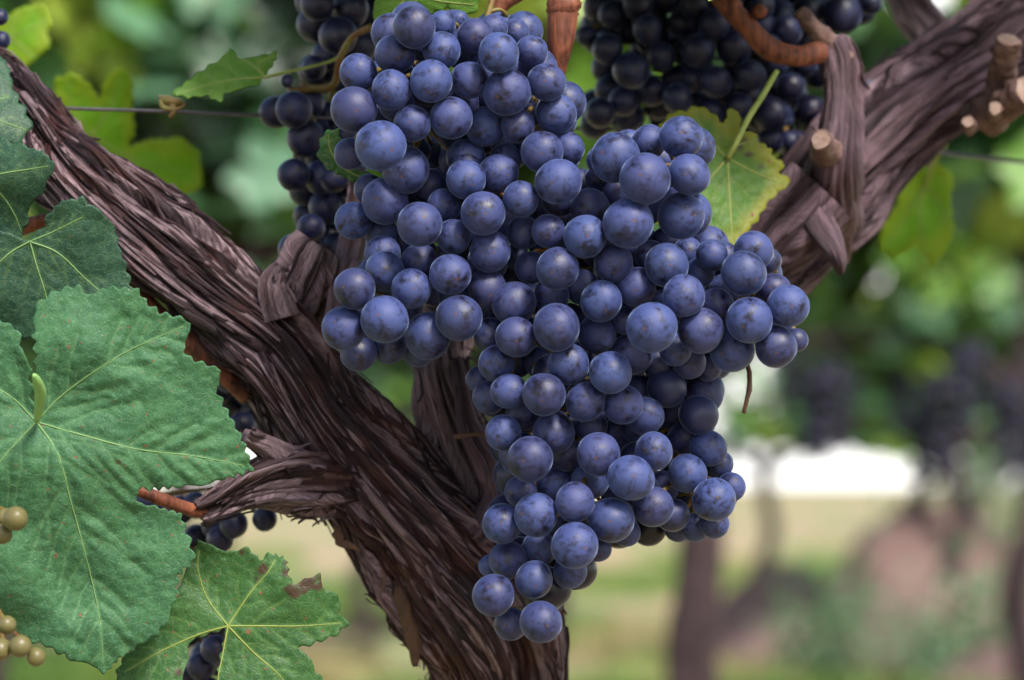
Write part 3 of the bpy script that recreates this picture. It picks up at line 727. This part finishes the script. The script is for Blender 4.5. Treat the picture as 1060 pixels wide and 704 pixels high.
bunch("grape_bunch", "dark shaded grape bunch beneath the curved red cane, above the yellowing leaf", [(723,53,18,0),(740,25,16,0),(760,49,19,0),(741,85,17,0),(777,78,17,0),(721,5,17,.6),(718,82,15,.8),(795,50,15,.8),(765,110,15,.6),(735,115,15,.8),(705,25,14,.8),(755,-5,17,.4),(785,5,17,.8)],
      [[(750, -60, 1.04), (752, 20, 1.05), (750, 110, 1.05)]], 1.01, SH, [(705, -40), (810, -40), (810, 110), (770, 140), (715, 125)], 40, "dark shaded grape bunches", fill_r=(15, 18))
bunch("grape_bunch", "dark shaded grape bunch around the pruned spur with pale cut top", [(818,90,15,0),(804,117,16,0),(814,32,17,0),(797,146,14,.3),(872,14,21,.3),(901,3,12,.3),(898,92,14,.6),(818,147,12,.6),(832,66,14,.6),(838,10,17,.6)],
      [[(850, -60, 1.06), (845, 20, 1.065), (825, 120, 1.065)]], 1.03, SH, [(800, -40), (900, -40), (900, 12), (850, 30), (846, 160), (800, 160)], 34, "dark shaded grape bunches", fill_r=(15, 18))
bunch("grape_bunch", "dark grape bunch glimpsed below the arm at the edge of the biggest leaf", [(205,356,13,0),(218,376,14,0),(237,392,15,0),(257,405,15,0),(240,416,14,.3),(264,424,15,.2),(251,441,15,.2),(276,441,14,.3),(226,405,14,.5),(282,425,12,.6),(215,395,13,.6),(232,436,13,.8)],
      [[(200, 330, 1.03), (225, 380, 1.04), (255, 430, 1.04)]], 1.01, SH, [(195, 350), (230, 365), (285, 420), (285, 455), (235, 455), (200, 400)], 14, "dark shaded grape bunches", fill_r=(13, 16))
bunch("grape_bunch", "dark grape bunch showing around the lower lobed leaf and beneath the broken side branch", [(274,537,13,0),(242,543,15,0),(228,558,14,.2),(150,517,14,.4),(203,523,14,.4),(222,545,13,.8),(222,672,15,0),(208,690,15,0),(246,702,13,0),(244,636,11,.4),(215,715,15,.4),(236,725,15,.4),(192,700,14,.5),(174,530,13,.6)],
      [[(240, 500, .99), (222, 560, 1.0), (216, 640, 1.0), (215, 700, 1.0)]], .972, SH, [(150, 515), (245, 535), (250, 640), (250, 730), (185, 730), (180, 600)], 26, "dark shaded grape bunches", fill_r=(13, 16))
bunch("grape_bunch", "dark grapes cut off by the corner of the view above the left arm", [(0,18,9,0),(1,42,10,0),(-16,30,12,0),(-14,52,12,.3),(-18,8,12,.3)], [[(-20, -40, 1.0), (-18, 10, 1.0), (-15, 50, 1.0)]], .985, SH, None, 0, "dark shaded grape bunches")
bunch("grape_bunch", "unripe pale green grapes beside the biggest leaf's lower left edge", [(16,537,13,0),(5,537,11,.6),(2,553,11,.4),(7,647,10,.3),(0,672,12,0),(21,669,12,0),(37,680,10,.2),(-14,655,12,.4),(-13,545,12,.4)],
      [[(-20, 520, .87), (-12, 560, .872), (-10, 620, .874), (8, 680, .874)]], .845, 'green_grape')

# ------------------------------------------------------------------ leaves
def resample(poly, step):
    pts = np.array(poly + [poly[0]], float); seg = np.linalg.norm(np.diff(pts, axis=0), axis=1); cum = np.concatenate([[0], np.cumsum(seg)])
    n = max(12, int(cum[-1] / step)); t = np.linspace(0, cum[-1], n, endpoint=False)
    return np.stack([np.interp(t, cum, pts[:, 0]), np.interp(t, cum, pts[:, 1])], -1), t


def seg_dist(PX, PY, a, b):
    ax, ay = a; bx, by = b; dx, dy = bx - ax, by - ay; L2 = dx * dx + dy * dy + 1e-9
    t = np.clip(((PX - ax) * dx + (PY - ay) * dy) / L2, 0, 1)
    return np.hypot(PX - ax - t * dx, PY - ay - t * dy)


def leaf(name, label, poly, junction, veins, base_d, mat, tilt=(0, 0), curl=0.0, pucker=1.0, teeth=4.5, period=15, step=3.0, petiole=None, pet_mat='petiole', pet_r=2.5,
         brown=(), seed=1, group=None, vein_r=.9, bend=None, cat="leaf"):
    B, t = resample(poly, step)
    area = .5 * np.sum(B[:, 0] * np.roll(B[:, 1], -1) - np.roll(B[:, 0], -1) * B[:, 1])
    tg = np.roll(B, -2, 0) - np.roll(B, 2, 0); tg /= np.linalg.norm(tg, axis=1)[:, None] + 1e-9
    nrm = np.stack([tg[:, 1], -tg[:, 0]], -1) * np.sign(area)
    ph = t / period + 1.3 * (noise(t / 40, t * 0, t * 0, seed) - .5) * 2
    saw = 1 - np.abs(2 * (ph % 1) - 1); amp = teeth * (.45 + 1.1 * noise(t / 21, t * 0 + 3, t * 0, seed))
    B = B + nrm * ((saw ** .8 - .35) * amp)[:, None]
    B = B + nrm * (1.1 * (noise(t / 4, t * 0 + 3, t * 0, seed + 2) - .5))[:, None]
    poly2 = [tuple(p) for p in B]
    x0, y0 = B.min(0); x1, y1 = B.max(0)
    gx = np.arange(x0, x1, step); gy = np.arange(y0, y1, step * .866)
    GX, GY = np.meshgrid(gx, gy); GX[1::2] += step / 2
    GX = GX.ravel() + .12; GY = GY.ravel() + .07
    # vectorised point in polygon
    ins = np.zeros(len(GX), bool); n = len(B); j = n - 1
    md = np.full(len(GX), 1e9)
    for i in range(n):
        xi, yi = B[i]; xj, yj = B[j]
        if yi != yj:
            c = ((yi > GY) != (yj > GY)) & (GX < (xj - xi) * (GY - yi) / (yj - yi) + xi); ins ^= c
        md = np.minimum(md, (GX - xi) ** 2 + (GY - yi) ** 2); j = i
    ok = ins & (md > (step * .7) ** 2)
    pts = np.vstack([B, np.stack([GX[ok], GY[ok]], -1)])
    ev, ee, ef, *_ = delaunay_2d_cdt([Vector(p) for p in pts], [(i, (i + 1) % n) for i in range(n)], [list(range(n))] if area > 0 else [list(range(n))[::-1]], 1, 1e-5)
    ev = np.array([(v.x, v.y) for v in ev]); ef = np.array([f for f in ef if len(f) == 3])
    PX, PY = ev[:, 0], ev[:, 1]
    # vein network: given primaries and generated secondaries
    prim = [[tuple(junction)] + list(v) for v in veins]; sec = []
    rs = np.random.RandomState(seed)
    for pl in prim:
        c = catmull(np.array([(x, y, 0) for x, y in pl], float), 60)[:, :2]
        L = np.linalg.norm(np.diff(c, axis=0), axis=1).sum(); k = max(3, int(L / 26))
        for q in range(1, k + 1):
            i = int(60 * (q + rs.uniform(-.2, .2)) / (k + 1.0)); i = min(max(i, 4), 56)
            dr = c[i + 2] - c[i - 2]; dr /= np.linalg.norm(dr) + 1e-9
            for sgn in (1, -1):
                if rs.rand() < .15: continue
                a = sgn * rs.uniform(.65, .85); ln = (1 - i / 75) * L * rs.uniform(.32, .46)
                d2 = np.array([dr[0] * math.cos(a) - dr[1] * math.sin(a), dr[0] * math.sin(a) + dr[1] * math.cos(a)])
                d3 = d2 * .85 + dr * .35
                sec.append((c[i], c[i] + d2 * ln * .5, c[i] + d2 * ln * .5 + d3 * ln * .5))
    dp = np.full(len(PX), 1e9); ds = np.full(len(PX), 1e9)
    for pl in prim:
        c = catmull(np.array([(x, y, 0) for x, y in pl], float), 14)[:, :2]
        for a, b in zip(c[:-1], c[1:]): dp = np.minimum(dp, seg_dist(PX, PY, a, b))
    for s3 in sec:
        for a, b in zip(s3[:-1], s3[1:]): ds = np.minimum(ds, seg_dist(PX, PY, a, b))
    vein = np.maximum(np.exp(-(dp / 1.5) ** 2) * .9, np.exp(-(ds / 1.1) ** 2) * .55)
    quilt = 1 - np.exp(-(np.minimum(dp * .8, ds) / 7.0) ** 2)
    jx, jy = junction
    rad = np.hypot(PX - jx, PY - jy); size = max(x1 - x0, y1 - y0)
    D = base_d + tilt[0] * (PX - jx) * K * base_d + tilt[1] * (PY - jy) * K * base_d
    D = D + curl * (rad / size) ** 2 * .04
    D = D + .007 * (noise(PX / 75 + seed, PY / 60, PX * 0, seed) - .5) + .0015 * (noise(PX / 26, PY / 26, PX * 0, seed + 3) - .5)
    D = D - pucker * .0005 * quilt * (size / 260) - pucker * .0004 * (noise(PX / 7, PY / 6, PX * 0, seed + 4) - .5)
    if bend: D = D + bend(PX, PY)
    V = P(PX, PY, D)
    dedge = np.full(len(PX), 1e9)
    for i in range(0, n, 2): dedge = np.minimum(dedge, (PX - B[i, 0]) ** 2 + (PY - B[i, 1]) ** 2)
    edge = np.exp(-np.sqrt(dedge) / 22)
    brn = np.zeros(len(PX))
    for (bx, by, br) in brown: brn = np.maximum(brn, np.clip((br * (1 + .5 * (noise(PX / 7, PY / 7, PX * 0, 4) - .5) * 2) - np.hypot(PX - bx, PY - by)) / 3, 0, 1))
    top = P(jx, jy, base_d)
    root = thing(name, label, cat, tuple(top), group)
    uv = np.stack([PX, PY], -1) * K * base_d * 100
    me = mesh_np("blade", V - top, None, ef, [MAT[mat]], True, {"vein": vein, "edge": edge, "brown": brn}, uv)
    o = obj("blade", me, root)
    sm = o.modifiers.new("thickness", 'SOLIDIFY'); sm.thickness = .00028; sm.offset = 0
    # raised main ribs
    ribs = Acc()
    for pl in prim:
        c = catmull(np.array([(x, y, 0) for x, y in pl], float), 40)[:, :2]
        idx = [int(np.argmin((PX - x) ** 2 + (PY - y) ** 2)) for x, y in c]
        dd = D[idx]; dd = np.convolve(np.pad(dd, 2, 'edge'), np.ones(5) / 5, 'valid') - .0002
        r = vein_r * np.linspace(1, .35, 40)
        W = np.hstack([P(c[:, 0], c[:, 1], dd), (r * K * dd)[:, None]])
        Vt, Q, T = tube_simple(W, 7, 60); ribs.add(Vt - top, Q, T)
    obj("rib", ribs.mesh("rib", [MAT['petiole'] if mat not in ('leaf_big', 'leaf_dark') else MAT['rib']]), root)
    if petiole:
        W = ctrl([(x, y, d, (pet_r if len(r_) == 0 else r_[0])) for (x, y, d, *r_) in petiole])
        Vt, Q, T = tube_simple(W, 12, 40, wob=.06); ac = Acc(); ac.add(Vt - top, Q, T); obj("leaf_stalk", ac.mesh("leaf_stalk", [MAT[pet_mat]]), root)
    return root


MAT['rib'] = simple_mat("leaf_rib", (.085, .17, .06), (.14, .24, .085), 80, .5)
leaf("vine_leaf", "biggest broad green leaf with pale dust specks, a stalk standing up from its centre", [(36, 345), (36, 318), (56, 303), (81, 295), (91, 307), (108, 298), (142, 300), (150, 313), (166, 325), (180, 327), (197, 334), (189, 364), (200, 373), (230, 384), (222, 400), (232, 422), (250, 454),
      (261, 486), (216, 500), (180, 504), (140, 506), (140, 519), (186, 532), (194, 555), (201, 579), (184, 594), (181, 624), (164, 655), (123, 681), (108, 697), (86, 683), (69, 680), (50, 669), (26, 659), (9, 642), (-20, 632),
      (-60, 600), (-92, 560), (-110, 480), (-90, 400), (-50, 345), (-5, 328), (18, 342), (29, 380), (34, 428), (38, 434), (41, 425), (37, 385)], (38, 437),
     [[(60, 470), (73, 518), (90, 580), (103, 640), (107, 690)], [(91, 452), (142, 465), (200, 472), (252, 482)], [(60, 413), (94, 387), (137, 361), (190, 338)], [(20, 455), (0, 478), (-30, 520), (-60, 580)], [(10, 410), (-30, 390), (-70, 400)]],
     .875, 'leaf_big', tilt=(.10, .12), curl=.25, pucker=1.2, step=2.2, petiole=[(38, 436, .874, 3), (40, 424, .869, 5), (42, 408, .862, 6), (38, 394, .855, 5), (35, 388, .852, 2)], pet_mat='petiole_pale', seed=3, group="near vine leaves",
     brown=[(123, 479, 4), (139, 458, 2)])
leaf("vine_leaf", "mid-size green leaf half covered by the biggest leaf, over the left arm", [(28, 250), (45, 238), (50, 222), (62, 209), (84, 205), (103, 219), (113, 228), (119, 240), (125, 262), (134, 291), (140, 310), (100, 340), (40, 350), (-10, 350), (-50, 320), (-50, 270), (-20, 245), (10, 240)], (31, 250),
     [[(38, 275), (46, 300), (55, 335)], [(60, 262), (90, 290), (120, 315)], [(10, 262), (-15, 285), (-40, 300)], [(55, 240), (85, 225)]], .905, 'leaf_dark', tilt=(.1, .15), step=2.8, seed=5, group="near vine leaves")
leaf("vine_leaf", "bluish dark leaf at the picture's edge, between the arm's end and the half-covered leaf", [(-50, 150), (0, 143), (20, 150), (45, 158), (57, 172), (48, 188), (44, 200), (30, 212), (28, 232), (20, 247), (-30, 260), (-60, 210)], (-22, 185),
     [[(0, 180), (25, 176), (50, 172)], [(0, 200), (15, 222), (22, 240)], [(-10, 165), (0, 150)]], .915, 'leaf_dark', tilt=(-.2, .1), step=3, seed=6, group="near vine leaves")
leaf("vine_leaf", "darkest leaf, small part seen over the upper end of the left arm", [(-50, 60), (0, 58), (9, 70), (14, 95), (28, 118), (33, 134), (18, 147), (0, 152), (-50, 155)], (-30, 110), [[(-10, 105), (10, 100)], [(0, 125), (28, 135)]], .93, 'leaf_dark', tilt=(.3, -.6), step=3, seed=7, group="near vine leaves")
leaf("vine_leaf", "lower lobed green leaf with a withered brown patch, beneath the biggest leaf's tip", [(205, 560), (216, 562), (235, 573), (257, 567), (268, 580), (281, 574), (295, 579), (298, 594), (303, 606), (332, 593), (333, 609), (350, 616), (352, 633), (361, 646), (346, 658), (308, 671), (320, 685), (335, 706), (325, 735),
      (280, 750), (240, 745), (225, 730), (226, 700), (234, 653), (232, 650), (196, 663), (190, 700), (180, 740), (140, 735), (120, 700), (126, 684), (150, 662), (172, 640), (186, 610), (194, 585)], (236, 648),
     [[(215, 620), (205, 590), (206, 570)], [(258, 615), (275, 595), (285, 580)], [(270, 648), (310, 648), (352, 645)], [(262, 675), (290, 700), (310, 730)], [(230, 680), (226, 705), (232, 735)], [(205, 657), (165, 675), (130, 695)]],
     .905, 'leaf_low', tilt=(.05, -.05), curl=.3, step=2.4, seed=9, teeth=4, brown=[(318, 600, 13), (334, 600, 9), (303, 612, 8), (299, 592, 7), (296, 583, 5), (272, 590, 6), (266, 600, 4), (250, 572, 4), (186, 697, 5)], group="near vine leaves")
leaf("vine_leaf", "blurred sunlit yellow-green leaf beyond the upper left arm", [(55, 84), (75, 74), (92, 88), (103, 104), (109, 80), (125, 69), (137, 84), (137, 112), (139, 138), (131, 153), (156, 144), (187, 144), (206, 156), (210, 194), (187, 203), (173, 213), (152, 206), (120, 200), (90, 180), (60, 140), (58, 110)], (95, 140),
     [[(75, 110), (70, 85)], [(115, 110), (125, 78)], [(140, 165), (200, 180)], [(130, 185), (160, 205)]], 1.13, 'leaf_yellow', tilt=(.1, .2), step=4, seed=11, teeth=3, pucker=1.5, group="sunlit leaves")
leaf("vine_leaf", "small blurred yellow-green leaf beyond the dark corner grapes", [(6, 19), (19, 9), (44, 4), (53, 25), (48, 37), (53, 47), (38, 60), (22, 71), (4, 60), (-10, 40)], (10, 40), [[(30, 30), (48, 20)], [(25, 50), (35, 60)], [(15, 20), (20, 10)]], 1.12, 'leaf_yellow', step=4, seed=12, teeth=3, group="sunlit leaves")
leaf("vine_leaf", "folded light green leaf just above the wire, tipped toward the left", [(178, 97), (200, 80), (231, 60), (237, 51), (247, 61), (268, 59), (287, 55), (282, 67), (269, 85), (250, 92), (234, 96), (226, 106), (216, 98), (195, 101)], (274, 80),
     [[(245, 82), (215, 88), (185, 97)], [(262, 68), (245, 58)], [(268, 66), (284, 58)]], .965, 'leaf_young', tilt=(.2, -.7), step=2.5, seed=13, teeth=3, petiole=[(274, 80, .964), (290, 76, .968), (318, 70, .975), (345, 62, .985), (360, 50, .99)], pet_r=1.7, group="light green leaves")
leaf("vine_leaf", "tiny crinkled leaf scrap tucked between the powdery grapes", [(333, 142), (341, 135), (350, 134), (354, 148), (355, 168), (372, 176), (395, 184), (388, 189), (374, 192), (352, 180), (335, 172), (329, 160)], (352, 172), [[(342, 155), (340, 140)], [(370, 182), (388, 187)]], .912, 'leaf_low', step=2.2, seed=14, teeth=3, pucker=2, group="light green leaves")
leaf("vine_leaf", "pale torn leaf above the uppermost grapes, hanging into the picture's top edge", [(390, -20), (388, 7), (386, 27), (391, 45), (407, 34), (411, 20), (428, 8), (445, 14), (462, 8), (480, 16), (495, 10), (498, -25), (440, -40)], (430, -10), [[(410, 10), (394, 38)], [(450, 0), (490, 5)], [(430, 5)]], .93, 'leaf_young', step=2.5, seed=15, teeth=3, tilt=(0, .3), group="light green leaves")
leaf("vine_leaf", "yellowing leaf with rusty margins under the dark bunches, straight yellow stalk", [(682, 131), (695, 117), (709, 115), (723, 110), (738, 118), (750, 130), (753, 115), (765, 116), (767, 136), (784, 139), (786, 149), (796, 153), (799, 163), (812, 170), (806, 178), (819, 188), (797, 206), (780, 232), (770, 243), (756, 263), (735, 252),
      (696, 244), (670, 220), (672, 170)], (753, 164), [[(735, 145), (720, 120)], [(765, 150), (785, 146)], [(785, 180), (812, 190)], [(755, 200), (758, 255)], [(725, 195), (690, 225)]], .965, 'leaf_autumn', tilt=(.25, -.3), step=2.6, seed=16, teeth=3.5, pucker=1.6, brown=[(764, 152, 7), (776, 160, 5), (789, 172, 4), (770, 146, 5)],
     petiole=[(753, 164, .964, 3), (762, 148, .962, 3), (775, 122, .965, 3.2), (790, 98, .97, 3.2), (804, 74, .978, 3)])
leaf("vine_leaf", "blurred pale green lobed leaf hanging under the right arm", [(910, 256), (913, 232), (930, 210), (926, 188), (945, 176), (970, 166), (987, 183), (984, 210), (987, 240), (976, 262), (966, 278), (955, 262), (948, 254), (936, 262), (923, 269)], (958, 190), [[(952, 225), (960, 270)], [(935, 230), (918, 258)], [(975, 215), (984, 240)]], 1.15, 'leaf_yellow',
     step=4, seed=17, teeth=3, petiole=[(958, 190, 1.15), (968, 165, 1.14), (978, 150, 1.13)], group="sunlit leaves")

# ------------------------------------------------------------------ wires, tendril
def wire(label, pts, r):
    V, Q, T = tube_simple(ctrl([(x, y, d, r) for x, y, d in pts]), 8, 30)
    ac = Acc(); ac.add(V, Q, T); obj("trellis_wire", ac.mesh("trellis_wire", [MAT['wire']]), None, label=label, category="wire", group="trellis wires")


wire("taut dark trellis wire running from the left arm behind the grapes", [(-300, 96, .99), (40, 111, .985), (160, 115, .983), (275, 120, .985), (450, 127, 1.0), (640, 134, 1.06), (760, 139, 1.1)], 1.9)
wire("blurred trellis wire running out from below the right arm", [(960, 156, 1.12), (1000, 162, 1.13), (1060, 168, 1.14), (1300, 190, 1.16)], 2.2)
ac = Acc()
for pts in ([(165, 100, .978, 2), (172, 104, .975, 5), (182, 106, .975, 5), (190, 108, .978, 3)], [(176, 106, .975, 4), (180, 114, .973, 3), (176, 122, .973, 2)], [(166, 104, .975, 2), (170, 112, .973, 3), (184, 113, .973, 2), (192, 108, .975, 1)]):
    V, Q, T = tube_simple(ctrl(pts), 10, 20, wob=.2); ac.add(V, Q, T)
obj("tendril", ac.mesh("tendril", [MAT['stem']]), None, label="dried curled tendril knotted on the taut wire", category="tendril")
cane("bunch_stalk", [(300, 95, .985, 4), (320, 92, .99, 4), (345, 88, .985, 4), (352, 60, .975, 3.5), (365, 38, .97, 3.5), (385, 28, .965, 4)], 'stem', wob=.15)

# ------------------------------------------------------------------ background vines
def leaf_template():
    a = np.linspace(0, 2 * np.pi, 27)[:-1]
    r = .62 + .30 * np.abs(np.cos(2.5 * a)) + .05 * np.cos(a * 13)
    r = r * (1 - .75 * np.exp(-((a - np.pi) / .22) ** 2))
    x = r * np.cos(a); y = r * np.sin(a); z = .10 * np.cos(5 * a) - .22 * (x * x + y * y)
    V = np.vstack([[[0, 0, 0]], np.stack([x, y, z], -1)]) * .5
    F = np.array([(0, 1 + i, 1 + (i + 1) % len(a)) for i in range(len(a))])
    return V, F


LT = leaf_template()


def scatter(n, posf, size, rs, tone_f=None, lean=(0, -.55, .55)):
    c = posf(n); V0, F0 = LT
    nr = rs.normal(0, .55, (n, 3)) + np.array(lean); nr /= np.linalg.norm(nr, axis=1)[:, None]
    t = np.cross(nr, rs.normal(0, 1, (n, 3))); t /= np.linalg.norm(t, axis=1)[:, None]; b = np.cross(nr, t)
    s = rs.uniform(*size, n)
    V = c[:, None] + s[:, None, None] * (V0[None, :, 0, None] * t[:, None] + V0[None, :, 1, None] * b[:, None] + V0[None, :, 2, None] * nr[:, None])
    F = F0[None] + (np.arange(n) * len(V0))[:, None, None]
    tone = rs.rand(n) if tone_f is None else tone_f(c, rs)
    return V.reshape(-1, 3), F.reshape(-1, 3), np.repeat(tone, len(V0))


FOL = []
for s in range(5):
    rs = np.random.RandomState(90 + s); thin = s > 2

    def posf(n):
        out = []
        while len(out) < n:
            p = rs.uniform((-.62, -.26, 1.0), (.62, .26, 1.85))
            dens = noise(p[0] * 4.5 + 10 * s, p[1] * 4.5, p[2] * 4.5, s)
            low = 1.06 + .12 * noise(p[0] * 5 + s * 3, 0, 0, 7)
            if dens > (.44 if thin else .34) and p[2] > low: out.append(p)
        return np.array(out)
    V, F, tn = scatter(850 if thin else 1300, posf, (.085, .15), rs, lambda c, r: np.clip((noise(c[:, 0] * 5.5, c[:, 1] * 5.5, c[:, 2] * 5.5, 3) - .5) * 2.0 + .5 + r.normal(0, .13, len(c)), 0, 1))
    FOL.append(mesh_np("foliage", V, None, F, [MAT['canopy']], True, {"tone": tn}))
TRK = []
for s in range(2):
    rs = np.random.RandomState(s + 4)
    W = np.array([(0, 0, -.05, .052), (.02, 0, .2, .046), (-.02, .01, .45, .042), (.03, 0, .7, .038), (0, 0, .95, .036), (.02, 0, 1.1, .03), (.0, 0, 1.3, .02)])
    W[:, 0] += rs.uniform(-.015, .015, 7)
    V, Q, T = tube_simple(W, 18, 60, wob=.3, seed=s); ac = Acc(); ac.add(V, Q, T)
    for sg in (1, -1):
        V, Q, T = tube_simple(np.array([(0, 0, 1.0, .028), (sg * .2, 0, 1.1, .024), (sg * .45, 0, 1.12, .02), (sg * .62, 0, 1.12, .016)]), 12, 30, wob=.3, seed=s + 2); ac.add(V, Q, T)
    TRK.append(ac.mesh("trunk", [MAT['bark_far']]))

ROWS = [(4.5, [-.83, .43, 1.42], "first"), (7.4, [-1.7, -.9, -.1, 1.32], "second"), (10.4, [-2.2, -1.1, 0, 1.6, 2.7], "third"), (13.6, [-2.9, -1.8, -.7, .22, 1.2, 2.2], "fourth")]
SIDE = {3: ["left", "central", "right"], 4: ["far left", "left of centre", "right of centre", "far right"]}
ORD = ["leftmost", "second from left", "third from left", "fourth from left", "fifth from left", "rightmost"]
for ri, (yy, xs_, nm) in enumerate(ROWS):
    for vi, x in enumerate(xs_):
        if ri == 0 and vi == 1: lab = "blurred leafy vine whose dark trunk stands below the lowest ripe grapes"
        else: lab = "%s blurred vine in the %s row behind the near vine" % (ORD[vi] if vi < len(xs_) - 1 else "rightmost", nm)
        r = thing("background_vine", lab, "vine", (x, yy, (0, 0, -.13, -.19)[ri]), "vines in the rows behind")
        tk = obj("trunk", TRK[(ri + vi) % 2], r)
        if ri == 0 and vi == 1: tk.rotation_euler = (0, -.25, 0)
        f = obj("foliage", FOL[(ri + vi) % 3 if ri < 2 else 3 + (vi % 2)], r)
        f.rotation_euler = (0, 0, math.pi * ((ri * 2 + vi) % 2))

# leaves added above the frame, out of view, to shade the fruit further in
rs = np.random.RandomState(77)
def shade_leaf_pos(n):
    out = []
    while len(out) < n:
        px = rs.uniform(-250, 1350); py = rs.uniform(-620, -70); d = rs.uniform(.93, 1.12) + max(0, (-py - 150)) * .00003
        if ((310 < px < 400 and py > -260) or (590 < px < 850 and py > -380) or (rs.rand() < .01)): out.append(P(px, py - 40, d))
    return np.array(out)
V, F, tn = scatter(80, shade_leaf_pos, (.075, .12), rs, lean=(.1, -.6, .8))
obj("foliage", mesh_np("foliage", V, None, F, [MAT['canopy']], True, {"tone": tn}), vine)

# far hanging bunches, small and blurred
fb = Acc(); rs = np.random.RandomState(3)
for k in range(70):
    t = rs.rand(); zz = -t * .17; rr = .042 * (1 - t * .65); a = rs.uniform(0, 6.28); q = rr * math.sqrt(rs.rand())
    me, V0, Q0, T0 = GM['grape_shade'][k % 5]
    fb.add(V0 * .0095 + np.array([q * math.cos(a), q * math.sin(a), zz]), Q0, T0)
FB = fb.mesh("grapes", [MAT['grape_far']])
FARB = [(850, 392, 7.15, 1.5), (838, 420, 7.2, 1.0), (872, 405, 7.3, 1.2), (975, 400, 7.1, 1.6), (1000, 372, 7.1, 1.3), (955, 440, 7.2, 1.4), (1040, 410, 7.15, 1.5), (1060, 440, 7.2, 1.2), (812, 380, 7.25, 1.0), (930, 405, 7.3, .9), (350, 395, 7.2, 1.1), (560, 370, 7.2, 1.2)]
for k, (px, py, d, s) in enumerate(FARB):
    w = P(px, py - 20, d)
    names = ["between the yellow stalk's line and the white gap", ]
    o = obj("far_grape_bunch", FB, None, label="small dark blurred grape bunch hanging in the second row behind", category="grape bunch", group="far hanging bunches")
    o.location = w; o.scale = (s, s, s)

# red soil mound with weeds, grass
def mound(px, py, d, w, h, label):
    c = P(px, py, d); n = 48
    u = np.linspace(-1, 1, n); U, Vv = np.meshgrid(u, u); rr = np.hypot(U, Vv)
    H = np.clip(1 - rr ** 1.6, 0, 1) * h * (.6 + .8 * noise(U * 2.5, Vv * 2.5, U * 0, int(px))) + .03 * noise(U * 9, Vv * 9, U * 0, 2) - .03
    V = np.stack([c[0] + U * w, c[1] + Vv * w * 1.2, H], -1).reshape(-1, 3)
    i = np.arange(n - 1)[:, None]; j = np.arange(n - 1)[None]
    F = np.stack([i * n + j, i * n + j + 1, (i + 1) * n + j + 1, (i + 1) * n + j], -1).reshape(-1, 4)
    return obj("soil_mound", mesh_np("soil_mound", V, F, None, [MAT['soil']]), None, label=label, category="soil mound", kind="structure")


mound(955, 600, 10.6, .62, .56, "low heap of reddish soil between the rows")
mound(830, 600, 11.2, .6, .45, "lower heap of reddish soil behind")
mound(1060, 640, 9.6, .5, .22, "reddish soil at the frame's right")


def tufts(name, n, posf, hgt, wid, mat, seed, lean=.5, **props):
    rs = np.random.RandomState(seed); c = posf(n, rs); a = rs.uniform(0, 6.28, n); h = rs.uniform(*hgt, n); w = rs.uniform(*wid, n)
    lx = rs.normal(0, lean, n) * h; ly = rs.normal(0, lean, n) * h
    ca, sa = np.cos(a) * w, np.sin(a) * w
    z = np.zeros(n)
    V = np.stack([c + np.stack([-ca, -sa, z], -1), c + np.stack([ca, sa, z], -1), c + np.stack([ca * .7 + lx * .4, sa * .7 + ly * .4, h * .6], -1), c + np.stack([-ca * .7 + lx * .4, -sa * .7 + ly * .4, h * .6], -1), c + np.stack([lx, ly, h], -1)], 1)
    k = np.arange(n)[:, None] * 5
    tone = np.clip(noise(c[:, 0] * 1.6, c[:, 1] * .9, c[:, 2] * 0, 4) * 1.3 - .15 + rs.normal(0, .15, n), 0, 1)
    me = mesh_np(name, V.reshape(-1, 3), k + np.array([[0, 1, 2, 3]]), k + np.array([[3, 2, 4]]), [MAT[mat]], True, {"tone": np.repeat(tone, 5)})
    return obj(name, me, None, **props)


def grasspos(n, rs):
    d = 5 + 24 * rs.rand(n * 3) ** 1.2; x = rs.uniform(-.24, .24, n * 3) * d
    k = noise(x * 1.3, d * .45, d * 0, 12) > .50
    x, d = x[k][:n], d[k][:n]; x = np.resize(x, n); d = np.resize(d, n)
    return np.stack([x, d, np.zeros(n)], -1)


tufts("grass", 90000, grasspos, (.04, .15), (.004, .010), 'grass', 2, kind="stuff", label="short green and straw grass between the rows", category="grass")


def weed(px, d, w, h, n, seed, label):
    rs = np.random.RandomState(seed); c = P(px, 600, d)
    def pf(m_):
        q = rs.normal(0, 1, (m_, 3)) * np.array([w * .45, w * .4, h * .3]) + np.array([0, 0, h * .5]); q[:, 2] = np.abs(q[:, 2]); return q
    V, F, tn = scatter(n, pf, (.03, .06), rs)
    o = obj("weed_clump", mesh_np("weed_clump", V, None, F, [MAT['weed']], True, {"tone": tn}), None, label=label, category="weeds", kind="stuff")
    o.location = (c[0], c[1], .02)


weed(868, 9.8, .22, .42, 260, 1, "grey-green weed clump at the foot of the reddish heap's left flank")
weed(1010, 9.9, .25, .45, 260, 2, "grey-green weed clump on the right flank of the reddish heap")
weed(915, 12.5, .3, .5, 260, 3, "grey-green weed clump behind the reddish heap")
weed(1040, 12.0, .5, 1.0, 900, 6, "tall pale green undergrowth closing the gap at the right")
weed(850, 9.8, .2, .3, 160, 7, "grey-green weeds spreading left of the reddish heap")
weed(960, 9.7, .15, .28, 120, 4, "small grey-green weed clump in front of the reddish heap")
